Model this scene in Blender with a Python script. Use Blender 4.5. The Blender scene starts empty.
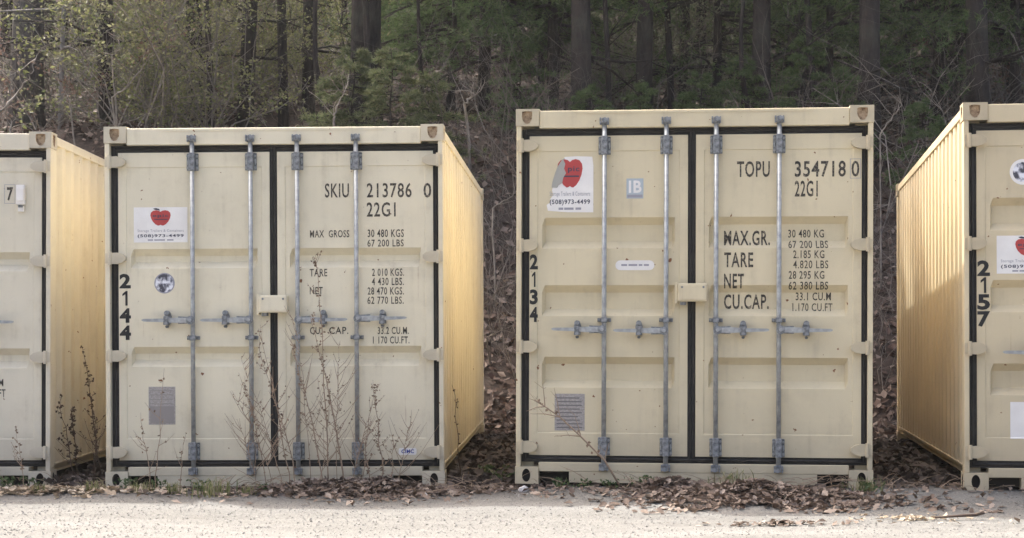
import bpy, bmesh, math, random
from mathutils import Vector, Matrix, noise
R = math.radians
scene = bpy.context.scene
COL = scene.collection

# ------------------------------------------------------------------ camera, sky, sun, exposure
FPX, HOR, CAMZ = 1760.0, 332.0, 1.10
cam_d = bpy.data.cameras.new('camera')
cam = bpy.data.objects.new('camera', cam_d)
COL.objects.link(cam)
cam.location = (0, 0, CAMZ)
cam.rotation_euler = (R(90), 0, 0)
cam_d.sensor_width = 36
cam_d.lens = FPX / 1024 * 36
cam_d.shift_y = (HOR - 269) / 1024
cam_d.clip_end = 600
scene.camera = cam

SUN = Vector((-0.50, 0.53, 1.0)).normalized()          # towards the sun: high, from the left and a little behind
world = bpy.data.worlds.new('World')
scene.world = world
world.use_nodes = True
wn = world.node_tree.nodes
sky = wn.new('ShaderNodeTexSky')
sky.sky_type = 'NISHITA'
sky.sun_disc = False
sky.sun_elevation = math.asin(SUN.z)
sky.sun_rotation = math.atan2(SUN.x, SUN.y) % (2 * math.pi)
sky.dust_density = 10.0
sky.air_density = 0.75
sky.ozone_density = 0.0
world.node_tree.links.new(sky.outputs[0], wn['Background'].inputs[0])
wn['Background'].inputs[1].default_value = 0.15
sun_d = bpy.data.lights.new('sun', 'SUN')
sun_d.energy = 2.0
sun_d.angle = R(0.6)
sun_d.color = (1.0, 0.98, 0.945)
sun = bpy.data.objects.new('sun', sun_d)
COL.objects.link(sun)
sun.rotation_euler = SUN.to_track_quat('Z', 'Y').to_euler()
scene.view_settings.view_transform = 'Standard'
scene.view_settings.look = 'None'
scene.view_settings.gamma = 1
scene.view_settings.exposure = 2.03
scene.render.engine = 'CYCLES'
scene.cycles.max_bounces = 8
scene.cycles.diffuse_bounces = 5
scene.cycles.transparent_max_bounces = 6

# ------------------------------------------------------------------ helpers
class MB:
    def __init__(s):
        s.v = []; s.f = []; s.m = []
    def face(s, pts, m=0):
        b = len(s.v); s.v.extend(pts); s.f.append(tuple(range(b, b + len(pts)))); s.m.append(m)
    def box(s, x0, x1, y0, y1, z0, z1, m=0, bev=0.0):
        if bev > 0:
            bm = bmesh.new(); bmesh.ops.create_cube(bm, size=1)
            for v in bm.verts:
                v.co = Vector(((x0 + x1) / 2 + v.co.x * (x1 - x0), (y0 + y1) / 2 + v.co.y * (y1 - y0), (z0 + z1) / 2 + v.co.z * (z1 - z0)))
            bmesh.ops.bevel(bm, geom=bm.edges[:], offset=bev, segments=2, affect='EDGES', profile=0.5)
            s.bm(bm, m); bm.free(); return
        b = len(s.v)
        s.v += [(x0, y0, z0), (x1, y0, z0), (x1, y1, z0), (x0, y1, z0), (x0, y0, z1), (x1, y0, z1), (x1, y1, z1), (x0, y1, z1)]
        for q in ((0, 3, 2, 1), (4, 5, 6, 7), (0, 1, 5, 4), (1, 2, 6, 5), (2, 3, 7, 6), (3, 0, 4, 7)):
            s.f.append(tuple(b + i for i in q)); s.m.append(m)
    def bm(s, bm, m=0):
        b = len(s.v); bm.verts.index_update()
        s.v += [tuple(v.co) for v in bm.verts]
        for f in bm.faces:
            s.f.append(tuple(b + v.index for v in f.verts)); s.m.append(m)
    def tube(s, pts, rad, n=6, m=0, cap=True):
        b = len(s.v); k = len(pts); pts = [Vector(p) for p in pts]
        up = Vector((0.31, 0.17, 0.93))
        for i, p in enumerate(pts):
            d = (pts[min(i + 1, k - 1)] - pts[max(i - 1, 0)])
            d = d.normalized() if d.length > 1e-9 else Vector((0, 0, 1))
            a = d.cross(up)
            if a.length < 0.05: a = d.cross(Vector((1, 0, 0)))
            a.normalize(); c = d.cross(a); up = a.cross(d)
            r = rad[i] if isinstance(rad, (list, tuple)) else rad
            for j in range(n):
                t = 2 * math.pi * j / n
                s.v.append(tuple(p + a * (math.cos(t) * r) + c * (math.sin(t) * r)))
        for i in range(k - 1):
            for j in range(n):
                j2 = (j + 1) % n
                s.f.append((b + i * n + j, b + i * n + j2, b + (i + 1) * n + j2, b + (i + 1) * n + j)); s.m.append(m)
        if cap:
            s.f.append(tuple(b + j for j in range(n))[::-1]); s.m.append(m)
            s.f.append(tuple(b + (k - 1) * n + j for j in range(n))); s.m.append(m)
    def prism(s, poly, y0, y1, m=0):                    # poly in (x, z), counter-clockwise seen from -y
        n = len(poly); b = len(s.v)
        s.v += [(x, y0, z) for x, z in poly] + [(x, y1, z) for x, z in poly]
        s.f.append(tuple(range(b, b + n))); s.m.append(m)
        s.f.append(tuple(range(b + 2 * n - 1, b + n - 1, -1))); s.m.append(m)
        for i in range(n):
            j = (i + 1) % n
            s.f.append((b + i, b + n + i, b + n + j, b + j)); s.m.append(m)
    def mesh(s, name, mats, smooth=False):
        me = bpy.data.meshes.new(name)
        me.from_pydata(s.v, [], s.f)
        for m in (mats if isinstance(mats, (list, tuple)) else [mats]): me.materials.append(m)
        if any(s.m): me.polygons.foreach_set('material_index', s.m)
        if smooth: me.polygons.foreach_set('use_smooth', [True] * len(s.f))
        me.update()
        return me

def link(name, me, parent=None, loc=None, rot=None, scale=None):
    o = bpy.data.objects.new(name, me); COL.objects.link(o)
    if parent is not None: o.parent = parent
    if name in ('crown', 'foliage', 'seed_heads', 'leaves', 'blades', 'withered_leaves', 'stems', 'branches', 'twigs'): o['kind'] = 'stuff'
    if loc is not None: o.location = loc
    if rot is not None: o.rotation_euler = rot
    if scale is not None: o.scale = scale
    return o

def tag(o, label, cat, group=None, kind=None):
    if label: o['label'] = label
    if cat: o['category'] = cat
    if group: o['group'] = group
    if kind: o['kind'] = kind
    return o

# ------------------------------------------------------------------ materials
def mat(name, col, rough=0.6, metal=0.0, spec=0.4):
    m = bpy.data.materials.new(name); m.use_nodes = True
    b = m.node_tree.nodes['Principled BSDF']
    b.inputs['Base Color'].default_value = (*col, 1)
    b.inputs['Roughness'].default_value = rough
    b.inputs['Metallic'].default_value = metal
    b.inputs['Specular IOR Level'].default_value = spec
    return m
class N:
    def __init__(s, m): s.t = m.node_tree; s.n = s.t.nodes; s.p = s.n['Principled BSDF']
    def add(s, typ, **kw):
        n = s.n.new(typ)
        for k, v in kw.items(): setattr(n, k, v)
        return n
    def l(s, a, b): s.t.links.new(a, b)
    def coord(s, kind='Object'): return s.add('ShaderNodeTexCoord').outputs[kind]
    def map(s, vec, scale): 
        n = s.add('ShaderNodeMapping'); n.inputs['Scale'].default_value = scale; s.l(vec, n.inputs[0]); return n.outputs[0]
    def noise(s, vec, scale, detail=4, rough=0.55):
        n = s.add('ShaderNodeTexNoise'); n.inputs['Scale'].default_value = scale; n.inputs['Detail'].default_value = detail
        n.inputs['Roughness'].default_value = rough
        if vec is not None: s.l(vec, n.inputs['Vector'])
        return n.outputs[0]
    def ramp(s, fac, stops):
        n = s.add('ShaderNodeValToRGB'); e = n.color_ramp.elements
        while len(e) < len(stops): e.new(0.5)
        for i, (p, c) in enumerate(stops):
            e[i].position = p; e[i].color = (*c, 1) if len(c) == 3 else c
        s.l(fac, n.inputs[0]); return n.outputs[0]
    def mix(s, fac, a, b, mode='MIX'):
        n = s.add('ShaderNodeMix', data_type='RGBA', blend_type=mode)
        for sock, val in ((n.inputs[0], fac), (n.inputs[6], a), (n.inputs[7], b)):
            if isinstance(val, (int, float)): sock.default_value = val
            elif isinstance(val, tuple): sock.default_value = (*val, 1)
            else: s.l(val, sock)
        return n.outputs[2]
    def math(s, op, a, b=None):
        n = s.add('ShaderNodeMath', operation=op)
        for i, v in enumerate((a, b)):
            if v is None: continue
            if isinstance(v, (int, float)): n.inputs[i].default_value = v
            else: s.l(v, n.inputs[i])
        return n.outputs[0]
    def bump(s, h, strength, dist):
        n = s.add('ShaderNodeBump'); n.inputs['Strength'].default_value = strength; n.inputs['Distance'].default_value = dist
        s.l(h, n.inputs['Height']); s.l(n.outputs[0], s.p.inputs['Normal'])
    def out(s, col): s.l(col, s.p.inputs['Base Color'])

def paint(name, col, seed):
    m = mat(name, col, 0.52, 0, 0.35); k = N(m)
    ob = k.coord()
    off = k.add('ShaderNodeVectorMath', operation='ADD'); k.l(ob, off.inputs[0]); off.inputs[1].default_value = (seed * 7.3, seed * 3.1, seed * 5.7)
    v = off.outputs[0]
    big = k.noise(v, 1.3, 3)
    c = k.mix(k.ramp(big, [(0.3, (0, 0, 0)), (0.75, (1, 1, 1))]), tuple(x * 0.88 for x in col), tuple(min(1, x * 1.05) for x in col))
    blot = k.noise(v, 4.5, 5, 0.7)
    c = k.mix(k.math('MULTIPLY', k.ramp(blot, [(0.52, (0, 0, 0)), (0.72, (1, 1, 1))]), 0.22), c, (0.42, 0.345, 0.24))
    runs = k.math('MULTIPLY', k.ramp(k.noise(k.map(v, (34, 34, 1.1)), 1.0, 3, 0.5), [(0.70, (0, 0, 0)), (0.76, (1, 1, 1))]), k.ramp(blot, [(0.45, (0, 0, 0)), (0.6, (1, 1, 1))]))
    c = k.mix(k.math('MULTIPLY', runs, 0.35), c, (0.27, 0.15, 0.07))
    streak = k.noise(k.map(v, (16, 16, 0.7)), 1.0, 4, 0.6)                       # faint run-down grime
    c = k.mix(k.math('MULTIPLY', k.math('MULTIPLY', k.ramp(streak, [(0.50, (0, 0, 0)), (0.76, (1, 1, 1))]), k.ramp(blot, [(0.40, (0, 0, 0)), (0.62, (1, 1, 1))])), 0.30), c, (0.30, 0.245, 0.165))
    fine = k.noise(v, 38, 3, 0.7)
    c = k.mix(k.math('MULTIPLY', k.ramp(fine, [(0.62, (0, 0, 0)), (0.8, (1, 1, 1))]), 0.16), c, (0.30, 0.25, 0.18))
    spk = k.noise(v, 21, 2, 0.5)                                                 # small rust chips
    c = k.mix(k.ramp(spk, [(0.735, (0, 0, 0)), (0.755, (1, 1, 1))]), c, (0.20, 0.085, 0.035))
    sep = k.add('ShaderNodeSeparateXYZ'); k.l(ob, sep.inputs[0])
    low = k.math('MULTIPLY', k.ramp(sep.outputs[2], [(0.0, (1, 1, 1)), (0.45, (0, 0, 0))]), k.noise(v, 5, 4))   # dried splash mud near the ground
    c = k.mix(k.math('MULTIPLY', low, 0.85), c, (0.29, 0.24, 0.175))
    k.out(c)
    k.bump(k.noise(v, 3.2, 3), 0.4, 0.014)
    k.l(k.ramp(fine, [(0.3, (0.44,) * 3), (0.8, (0.66,) * 3)]), k.p.inputs['Roughness'])
    return m

PAINT = {'A': paint('beige_paint_a', (0.67, 0.612, 0.48), 1), 'S': paint('beige_paint_s', (0.735, 0.665, 0.495), 2),
         'T': paint('beige_paint_t', (0.66, 0.572, 0.385), 3), 'R': paint('beige_paint_r', (0.60, 0.507, 0.335), 4)}
RUBBER = mat('gasket_rubber', (0.018, 0.017, 0.016), 0.75)
k = N(RUBBER); k.out(k.ramp(k.noise(k.coord(), 14, 4), [(0.35, (0.010, 0.010, 0.009)), (0.75, (0.035, 0.032, 0.028))]))
RUBBER2 = mat('dusty_rubber_lip', (0.05, 0.047, 0.042), 0.7)
k = N(RUBBER2); k.out(k.ramp(k.noise(k.coord(), 11, 5, 0.7), [(0.35, (0.012, 0.011, 0.010)), (0.75, (0.042, 0.038, 0.033))]))
GALV = mat('galvanised_steel', (0.3, 0.3, 0.28), 0.5, 0.2)
k = N(GALV); v_ = k.coord(); k.out(k.mix(k.ramp(k.noise(v_, 30, 4), [(0.3, (0, 0, 0)), (0.7, (1, 1, 1))]), (0.24, 0.247, 0.245), (0.43, 0.44, 0.43)))
k.l(k.ramp(k.noise(v_, 60, 3), [(0.3, (0.38,) * 3), (0.75, (0.65,) * 3)]), k.p.inputs['Roughness'])
GALVD = mat('weathered_galvanised', (0.30, 0.31, 0.32), 0.6, 0.2)
k = N(GALVD); k.out(k.ramp(k.noise(k.coord(), 45, 4), [(0.3, (0.075, 0.08, 0.085)), (0.55, (0.24, 0.25, 0.255)), (0.75, (0.36, 0.365, 0.36))]))
HOLE_RUST = mat('rusty_recess', (0.36, 0.235, 0.13), 0.9)
k = N(HOLE_RUST); k.out(k.ramp(k.noise(k.coord(), 45, 4, 0.7), [(0.35, (0.20, 0.13, 0.08)), (0.5, (0.45, 0.33, 0.21)), (0.7, (0.6, 0.48, 0.33))]))
HOLE_DARK = mat('dark_recess', (0.018, 0.015, 0.012), 0.9)
FLOORM = mat('floor_plywood', (0.10, 0.07, 0.05), 0.9)
BLACK = mat('black_stencil_paint', (0.028, 0.026, 0.023), 0.6)
k = N(BLACK); k.out(k.mix(k.ramp(k.noise(k.coord(), 60, 4, 0.75), [(0.50, (0, 0, 0)), (0.70, (1, 1, 1))]), (0.038, 0.032, 0.026), (0.36, 0.30, 0.21)))
VINYL = mat('black_vinyl', (0.014, 0.014, 0.014), 0.4)
WHITE = mat('white_vinyl', (0.76, 0.735, 0.70), 0.45)
k = N(WHITE); k.out(k.ramp(k.noise(k.coord(), 8, 4), [(0.3, (0.72, 0.69, 0.65)), (0.7, (0.80, 0.775, 0.735))]))
RED = mat('red_print', (0.43, 0.055, 0.05), 0.45)
INK = mat('dark_print', (0.05, 0.05, 0.075), 0.5)
INKG = mat('grey_print', (0.30, 0.29, 0.32), 0.5)
YEL = mat('yellow_print', (0.75, 0.5, 0.08), 0.5)
GREYPL = mat('grey_data_plate', (0.36, 0.35, 0.36), 0.5, 0.2)
k = N(GREYPL)
vz = k.map(k.coord(), (60, 1, 110)); k.out(k.mix(k.ramp(k.noise(vz, 1, 4, 0.7), [(0.40, (0, 0, 0)), (0.62, (1, 1, 1))]), (0.28, 0.255, 0.235), (0.42, 0.385, 0.36)))
GREYP2 = mat('darker_plate', (0.27, 0.245, 0.23), 0.5, 0.2)
PLINK = mat('plate_print', (0.15, 0.14, 0.135), 0.5)
BLUEG = mat('blue_grey_vinyl', (0.40, 0.45, 0.48), 0.4)
BLUE = mat('blue_print', (0.03, 0.05, 0.28), 0.4)
FOIL = mat('adhesive_residue', (0.36, 0.35, 0.31), 0.6)
GLOBE = mat('globe_emblem', (0.4, 0.4, 0.42), 0.45)
k = N(GLOBE); k.out(k.ramp(k.noise(k.coord(), 24, 2), [(0.42, (0.06, 0.06, 0.075)), (0.5, (0.32, 0.32, 0.36)), (0.6, (0.75, 0.75, 0.78))]))

def leafmat(name, cols, rough=0.6, trans=0.35):
    m = mat(name, cols[0], rough, 0, 0.3); k = N(m)
    g = k.add('ShaderNodeNewGeometry')
    st = [(i / max(1, len(cols) - 1), c) for i, c in enumerate(cols)]
    c = k.ramp(g.outputs['Random Per Island'], st); k.out(c)
    if trans > 0:
        t = k.add('ShaderNodeBsdfTranslucent'); k.l(c, t.inputs[0])
        mx = k.add('ShaderNodeMixShader'); mx.inputs[0].default_value = trans
        k.l(k.p.outputs[0], mx.inputs[1]); k.l(t.outputs[0], mx.inputs[2])
        k.l(mx.outputs[0], k.n['Material Output'].inputs[0])
    return m
NEEDLE = leafmat('pine_needles', [(0.065, 0.112, 0.04), (0.098, 0.148, 0.056), (0.13, 0.178, 0.07), (0.16, 0.198, 0.09)], 0.6, 0.35)
NEEDLE2 = leafmat('young_pine_needles', [(0.10, 0.13, 0.055), (0.14, 0.17, 0.075), (0.18, 0.20, 0.10), (0.22, 0.22, 0.13)], 0.6, 0.4)
SPRING = leafmat('spring_leaves', [(0.09, 0.105, 0.045), (0.15, 0.165, 0.065), (0.20, 0.21, 0.085), (0.26, 0.26, 0.14), (0.14, 0.13, 0.08)], 0.55, 0.45)
SAGE = leafmat('pale_green_leaves', [(0.10, 0.115, 0.07), (0.16, 0.175, 0.105), (0.23, 0.235, 0.155), (0.14, 0.13, 0.085)], 0.55, 0.4)
BEECH = leafmat('clinging_brown_leaves', [(0.15, 0.09, 0.07), (0.21, 0.14, 0.11), (0.26, 0.19, 0.15), (0.13, 0.075, 0.06)], 0.65, 0.35)
DRYLEAF = leafmat('dry_leaves', [(0.10, 0.072, 0.055), (0.16, 0.118, 0.09), (0.22, 0.168, 0.13), (0.36, 0.295, 0.24), (0.13, 0.092, 0.073), (0.19, 0.14, 0.105)], 0.7, 0.15)
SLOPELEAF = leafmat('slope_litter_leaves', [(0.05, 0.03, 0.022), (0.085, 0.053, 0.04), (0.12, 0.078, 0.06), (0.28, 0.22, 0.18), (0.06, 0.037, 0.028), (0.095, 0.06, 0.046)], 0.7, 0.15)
SHADELEAF = leafmat('shade_darkened_leaves', [(0.035, 0.026, 0.022), (0.06, 0.045, 0.038), (0.085, 0.064, 0.054), (0.12, 0.095, 0.08), (0.05, 0.037, 0.032)], 0.7, 0.1)  # leaf colours darkened to stand in for shade between the containers
PALELEAF = leafmat('bleached_leaves', [(0.34, 0.27, 0.19), (0.42, 0.35, 0.26), (0.28, 0.21, 0.14), (0.5, 0.44, 0.36)], 0.7, 0.15)
GRASS = leafmat('green_grass', [(0.10, 0.13, 0.045), (0.16, 0.18, 0.07), (0.24, 0.23, 0.11), (0.33, 0.29, 0.17)], 0.6, 0.4)
WEED = leafmat('weed_leaves', [(0.04, 0.07, 0.025), (0.07, 0.11, 0.04), (0.11, 0.14, 0.06)], 0.6, 0.35)
STALK = mat('dry_stalk', (0.29, 0.21, 0.145), 0.8)
SEED = leafmat('dry_seed_heads', [(0.13, 0.08, 0.05), (0.22, 0.15, 0.10), (0.30, 0.22, 0.15)], 0.8, 0.1)
STALKD = mat('dark_dry_stalk', (0.085, 0.058, 0.042), 0.85)
TWIG = mat('grey_twig', (0.15, 0.13, 0.11), 0.85)
TWIGP = mat('pale_dead_wood', (0.34, 0.30, 0.26), 0.8)
k = N(TWIGP); k.out(k.ramp(k.noise(k.coord(), 9, 4), [(0.3, (0.13, 0.113, 0.095)), (0.7, (0.34, 0.30, 0.255))]))
def bark(name, a, b, moss=0.0):
    m = mat(name, a, 0.9); k = N(m); o = k.coord()
    n = k.noise(k.map(o, (9, 9, 2.0)), 1, 6, 0.65)
    c = k.ramp(n, [(0.32, a), (0.68, b)])
    if moss: c = k.mix(k.math('MULTIPLY', k.ramp(k.noise(o, 1.4, 4), [(0.5, (0, 0, 0)), (0.65, (1, 1, 1))]), moss), c, (0.10, 0.115, 0.085))
    k.out(c); k.bump(n, 1.0, 0.12); return m
BARK = bark('pine_bark', (0.018, 0.014, 0.012), (0.058, 0.046, 0.039), 0.35)
BARKG = bark('grey_bark', (0.065, 0.056, 0.050), (0.15, 0.132, 0.118), 0.5)
BARKP = bark('pale_bark', (0.16, 0.15, 0.14), (0.30, 0.28, 0.26), 0.3)
ROCK = mat('pale_rock', (0.5, 0.48, 0.46), 0.85)

# ------------------------------------------------------------------ ground
def sstep(a, b, x):
    t = max(0.0, min(1.0, (x - a) / (b - a))); return t * t * (3 - 2 * t)
def gh(x, y):
    z = -0.022 + 0.06 * sstep(-0.6, 0.6, x) * sstep(10.9, 11.8, y)
    if x > 2.6: z -= 0.008 * max(0, min(y, 18.5) - 11.6) * sstep(2.6, 3.2, x)
    e = 18.7 + 0.5 * noise.noise((x * 0.22, 3.1, 0))
    t = y - e
    if t > 0:
        bank = 3.5 + 0.5 * noise.noise((x * 0.13, 9.7, 0))
        z += bank * sstep(-1.5, 5.2, t) * 1.0 - bank * sstep(-1.5, 5.2, 0)
        z += 0.27 * max(0, t - 3.0)
        z += 0.35 * noise.noise((x * 0.35, y * 0.35, 1.0)) * sstep(0.5, 4, t) + 0.12 * noise.noise((x * 1.3, y * 1.3, 2.0)) * sstep(0, 2, t)
    z += 0.012 * noise.noise((x * 1.7, y * 1.7, 4.0)) + 0.02 * noise.noise((x * 0.5, y * 0.5, 7.0))
    return z
def frange(a, b, s):
    n = int(round((b - a) / s)); return [a + i * (b - a) / n for i in range(n)]
gx = frange(-120, -14, 6) + frange(-14, -8, 0.5) + frange(-8, 8, 0.11) + frange(8, 14, 0.5) + frange(14, 120, 6) + [120]
gy = frange(-30, 7, 2) + frange(7, 19, 0.11) + frange(19, 28, 0.25) + frange(28, 60, 1.0) + frange(60, 160, 8) + [160]
mb = MB()
for y in gy:
    for x in gx: mb.v.append((x, y, gh(x, y)))
nx = len(gx)
for j in range(len(gy) - 1):
    for i in range(nx - 1):
        mb.f.append((j * nx + i, j * nx + i + 1, (j + 1) * nx + i + 1, (j + 1) * nx + i)); mb.m.append(0)
GROUND = mat('gravel_and_litter', (0.25, 0.22, 0.19), 0.95, 0, 0.1)
k = N(GROUND); o = k.coord()
sep = k.add('ShaderNodeSeparateXYZ'); k.l(o, sep.inputs[0])
n1 = k.noise(o, 0.8, 5); n2 = k.noise(o, 9, 6, 0.7); n3 = k.noise(o, 55, 4, 0.75)
vor = k.add('ShaderNodeTexVoronoi'); vor.inputs['Scale'].default_value = 42; k.l(o, vor.inputs['Vector'])
grav = k.ramp(n3, [(0.28, (0.125, 0.119, 0.108)), (0.5, (0.172, 0.164, 0.150)), (0.74, (0.228, 0.218, 0.201))])
grav = k.mix(0.4, grav, k.ramp(n2, [(0.3, (0.13, 0.124, 0.112)), (0.7, (0.21, 0.201, 0.185))]))
grav = k.mix(0.22, grav, vor.outputs['Distance'], 'SOFT_LIGHT')
grav = k.mix(k.math('MULTIPLY', k.ramp(k.noise(k.map(o, (0.35, 2.2, 1)), 1.0, 4), [(0.45, (0, 0, 0)), (0.7, (1, 1, 1))]), 0.7), grav, (0.235, 0.225, 0.208))
grav = k.mix(k.math('MULTIPLY', k.ramp(k.noise(k.map(o, (0.5, 3.0, 1)), 0.7, 5), [(0.5, (0, 0, 0)), (0.75, (1, 1, 1))]), 0.55), grav, (0.135, 0.127, 0.114))
n4 = k.noise(o, 150, 3, 0.7)
grav = k.mix(0.85, grav, k.mix(k.ramp(n4, [(0.36, (0, 0, 0)), (0.62, (1, 1, 1))]), (0.40, 0.40, 0.40), (1.0, 1.0, 1.0)), 'MULTIPLY')
grav = k.mix(1.0, grav, (1.10, 1.135, 1.15), 'MULTIPLY')   # dusty wheel tracks
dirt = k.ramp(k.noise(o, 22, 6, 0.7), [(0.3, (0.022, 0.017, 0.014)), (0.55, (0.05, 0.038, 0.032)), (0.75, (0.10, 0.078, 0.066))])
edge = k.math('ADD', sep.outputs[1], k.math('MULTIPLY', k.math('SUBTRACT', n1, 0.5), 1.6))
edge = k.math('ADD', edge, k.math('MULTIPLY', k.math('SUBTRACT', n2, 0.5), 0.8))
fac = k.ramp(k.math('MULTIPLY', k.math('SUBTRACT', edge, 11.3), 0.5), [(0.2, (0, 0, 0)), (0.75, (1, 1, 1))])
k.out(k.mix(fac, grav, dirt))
k.bump(k.math('ADD', k.math('MULTIPLY', n3, 0.6), k.math('ADD', n2, k.math('MULTIPLY', vor.outputs['Distance'], 0.4))), 0.45, 0.014)
g = link('ground', mb.mesh('ground', GROUND, True)); g['kind'] = 'structure'

# ------------------------------------------------------------------ containers
W2, HT, LEN = 1.219, 2.591, 6.058
FACE = 0.045                                            # depth of the door skin behind the casting faces

def hole_pts(kind, cx, cz):
    if kind == 'shield':
        p = [(-.034, .040), (-.036, .012), (-.032, -.014), (-.018, -.036), (0, -.046), (.018, -.036), (.032, -.014), (.036, .012), (.034, .040), (.012, .043), (-.012, .043)]
    else:
        p = [(0.029 * math.cos(a), 0.046 * math.sin(a)) for a in [math.pi * 2 * i / 16 + math.pi / 2 for i in range(16)]]
    return [(cx + a, cz + b) for a, b in p]
def holed(mbx, P, w, h, hole, m_hole):                  # P(a, b, d) -> point; rectangle 0..w x 0..h with a recessed hole
    n = len(hole); cx = sum(p[0] for p in hole) / n; cz = sum(p[1] for p in hole) / n
    outer = []
    for (a, b) in hole:
        dx, dz = a - cx, b - cz
        t = min(((w - cx) if dx > 0 else cx) / max(abs(dx), 1e-6), ((h - cz) if dz > 0 else cz) / max(abs(dz), 1e-6))
        outer.append((cx + dx * t, cz + dz * t))
    for i in range(n):
        j = (i + 1) % n
        q = [outer[i], outer[j]]
        # insert the rectangle corner when the two outer points lie on different sides
        (ax, az), (bx_, bz) = q
        corner = None
        if abs(ax - bx_) > 1e-6 and abs(az - bz) > 1e-6:
            corner = (min((0, w), key=lambda c: min(abs(c - ax), abs(c - bx_))), min((0, h), key=lambda c: min(abs(c - az), abs(c - bz))))
        pts = [P(*outer[i], 0)] + ([P(*corner, 0)] if corner else []) + [P(*outer[j], 0), P(*hole[j], 0), P(*hole[i], 0)]
        mbx.face(pts)
        mbx.face([P(*hole[i], 0), P(*hole[j], 0), P(*hole[j], 0.03), P(*hole[i], 0.03)], 1)
    mbx.face([P(a, b, 0.03) for a, b in hole], m_hole)

def casting_mesh(top, right, back, pm):
    """corner fitting 0.162 wide, 0.178 deep, 0.118 high with its corner at the origin of the container corner"""
    mbx = MB(); w, d, h = 0.162, 0.178, 0.118
    sx = -1 if right else 1; sy = -1 if back else 1
    Pf = lambda a, b, q: (sx * (w - a), sy * q, b)
    Ps = lambda a, b, q: (sx * q, sy * (d - a), b)
    kind = 'shield' if top else 'oval'
    holed(mbx, Pf, w, h, hole_pts(kind, w * 0.52, h * 0.5), 1)
    holed(mbx, Ps, d, h, hole_pts(kind, d * 0.52, h * 0.5), 1)
    mbx.face([(0, 0, h), (sx * w, 0, h), (sx * w, sy * d, h), (0, sy * d, h)])
    mbx.face([(0, 0, 0), (sx * w, 0, 0), (sx * w, sy * d, 0), (0, sy * d, 0)])
    mbx.face([(sx * w, 0, 0), (sx * w, sy * d, 0), (sx * w, sy * d, h), (sx * w, 0, h)])
    mbx.face([(0, sy * d, 0), (sx * w, sy * d, 0), (sx * w, sy * d, h), (0, sy * d, h)])
    bm = bmesh.new(); tmp = mbx.mesh('t', [pm]); bm.from_mesh(tmp); bpy.data.meshes.remove(tmp)
    bmesh.ops.remove_doubles(bm, verts=bm.verts[:], dist=1e-5)
    bmesh.ops.recalc_face_normals(bm, faces=bm.faces[:])
    ed = [e for e in bm.edges if len(e.link_faces) == 2 and all((abs(v.co.x) < 1e-6) + (abs(v.co.y) < 1e-6) + (abs(v.co.z - (h if top else 0)) < 1e-6) >= 2 for v in e.verts) and e.calc_face_angle(0) > 1]
    if ed: bmesh.ops.bevel(bm, geom=ed, offset=0.011, segments=3, affect='EDGES', profile=0.5)
    me = bpy.data.meshes.new('corner_casting'); bm.to_mesh(me); bm.free()
    me.materials.append(pm); me.materials.append(HOLE_RUST if top else HOLE_DARK)
    return me

class Surf:
    """outer skin of one door leaf: depth y at (u, v)"""
    def __init__(s, u0, u1, rec, depth=0.056, slope=0.05):
        s.u0, s.u1, s.v0, s.v1 = u0, u1, 0.197, 2.406
        s.pl, s.pr, s.pb, s.pt = u0 + 0.055, u1 - 0.055, 0.349, 2.303
        s.rl, s.rr = u0 + 0.088, u1 - 0.088
        s.rec, s.depth, s.sl = rec, depth, slope
        us = {s.u0, s.u1, s.pl, s.pl + .005, s.pr, s.pr - .005, s.rl, s.rl + .02, s.rr, s.rr - .02}
        vs = {s.v0, s.v1, s.pb, s.pb + .005, s.pt, s.pt - .005}
        for b, t in rec: vs |= {b, b + slope, t - slope, t}
        s.us, s.vs = sorted(us), sorted(vs)
    def y(s, u, v):
        r = lambda x, a, w: max(0, min(1, (x - a) / w))
        y = FACE + 0.005 * min(r(u, s.pl, .005), r(-u, -s.pr, .005), r(v, s.pb, .005), r(-v, -s.pt, .005))
        fu = min(r(u, s.rl, .02), r(-u, -s.rr, .02))
        for b, t in s.rec: y += s.depth * min(fu, r(v, b, s.sl), r(-v, -t, s.sl))
        return y
    def mesh(s, pm):
        m = MB(); n = len(s.us)
        for v in s.vs:
            for u in s.us: m.v.append((u, s.y(u, v), v))
        for j in range(len(s.vs) - 1):
            for i in range(n - 1):
                m.f.append((j * n + i, j * n + i + 1, (j + 1) * n + i + 1, (j + 1) * n + i)); m.m.append(0)
        a, b, c, d = s.u0, s.u1, s.v0, s.v1; y0, y1 = FACE, 0.11
        m.face([(a, y0, c), (a, y0, d), (a, y1, d), (a, y1, c)]); m.face([(b, y0, c), (b, y1, c), (b, y1, d), (b, y0, d)])
        m.face([(a, y0, c), (a, y1, c), (b, y1, c), (b, y0, c)]); m.face([(a, y0, d), (b, y0, d), (b, y1, d), (a, y1, d)])
        m.face([(a, y1, c), (a, y1, d), (b, y1, d), (b, y1, c)])
        me = m.mesh('door', pm); me.validate(); return me
    def drape(s, me, lift=0.0016):                       # mesh in (u, 0, v): cut at the folds, then laid on the skin
        bm = bmesh.new(); bm.from_mesh(me)
        xs = [v.co.x for v in bm.verts]; zs = [v.co.z for v in bm.verts]
        if not xs: bm.free(); return me
        for u in s.us:
            if min(xs) < u < max(xs): bmesh.ops.bisect_plane(bm, geom=bm.verts[:] + bm.edges[:] + bm.faces[:], plane_co=(u, 0, 0), plane_no=(1, 0, 0))
        for v in s.vs:
            if min(zs) < v < max(zs): bmesh.ops.bisect_plane(bm, geom=bm.verts[:] + bm.edges[:] + bm.faces[:], plane_co=(0, 0, v), plane_no=(0, 0, 1))
        for v in bm.verts: v.co.y += s.y(v.co.x, v.co.z) - lift
        bm.to_mesh(me); bm.free(); return me

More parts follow.
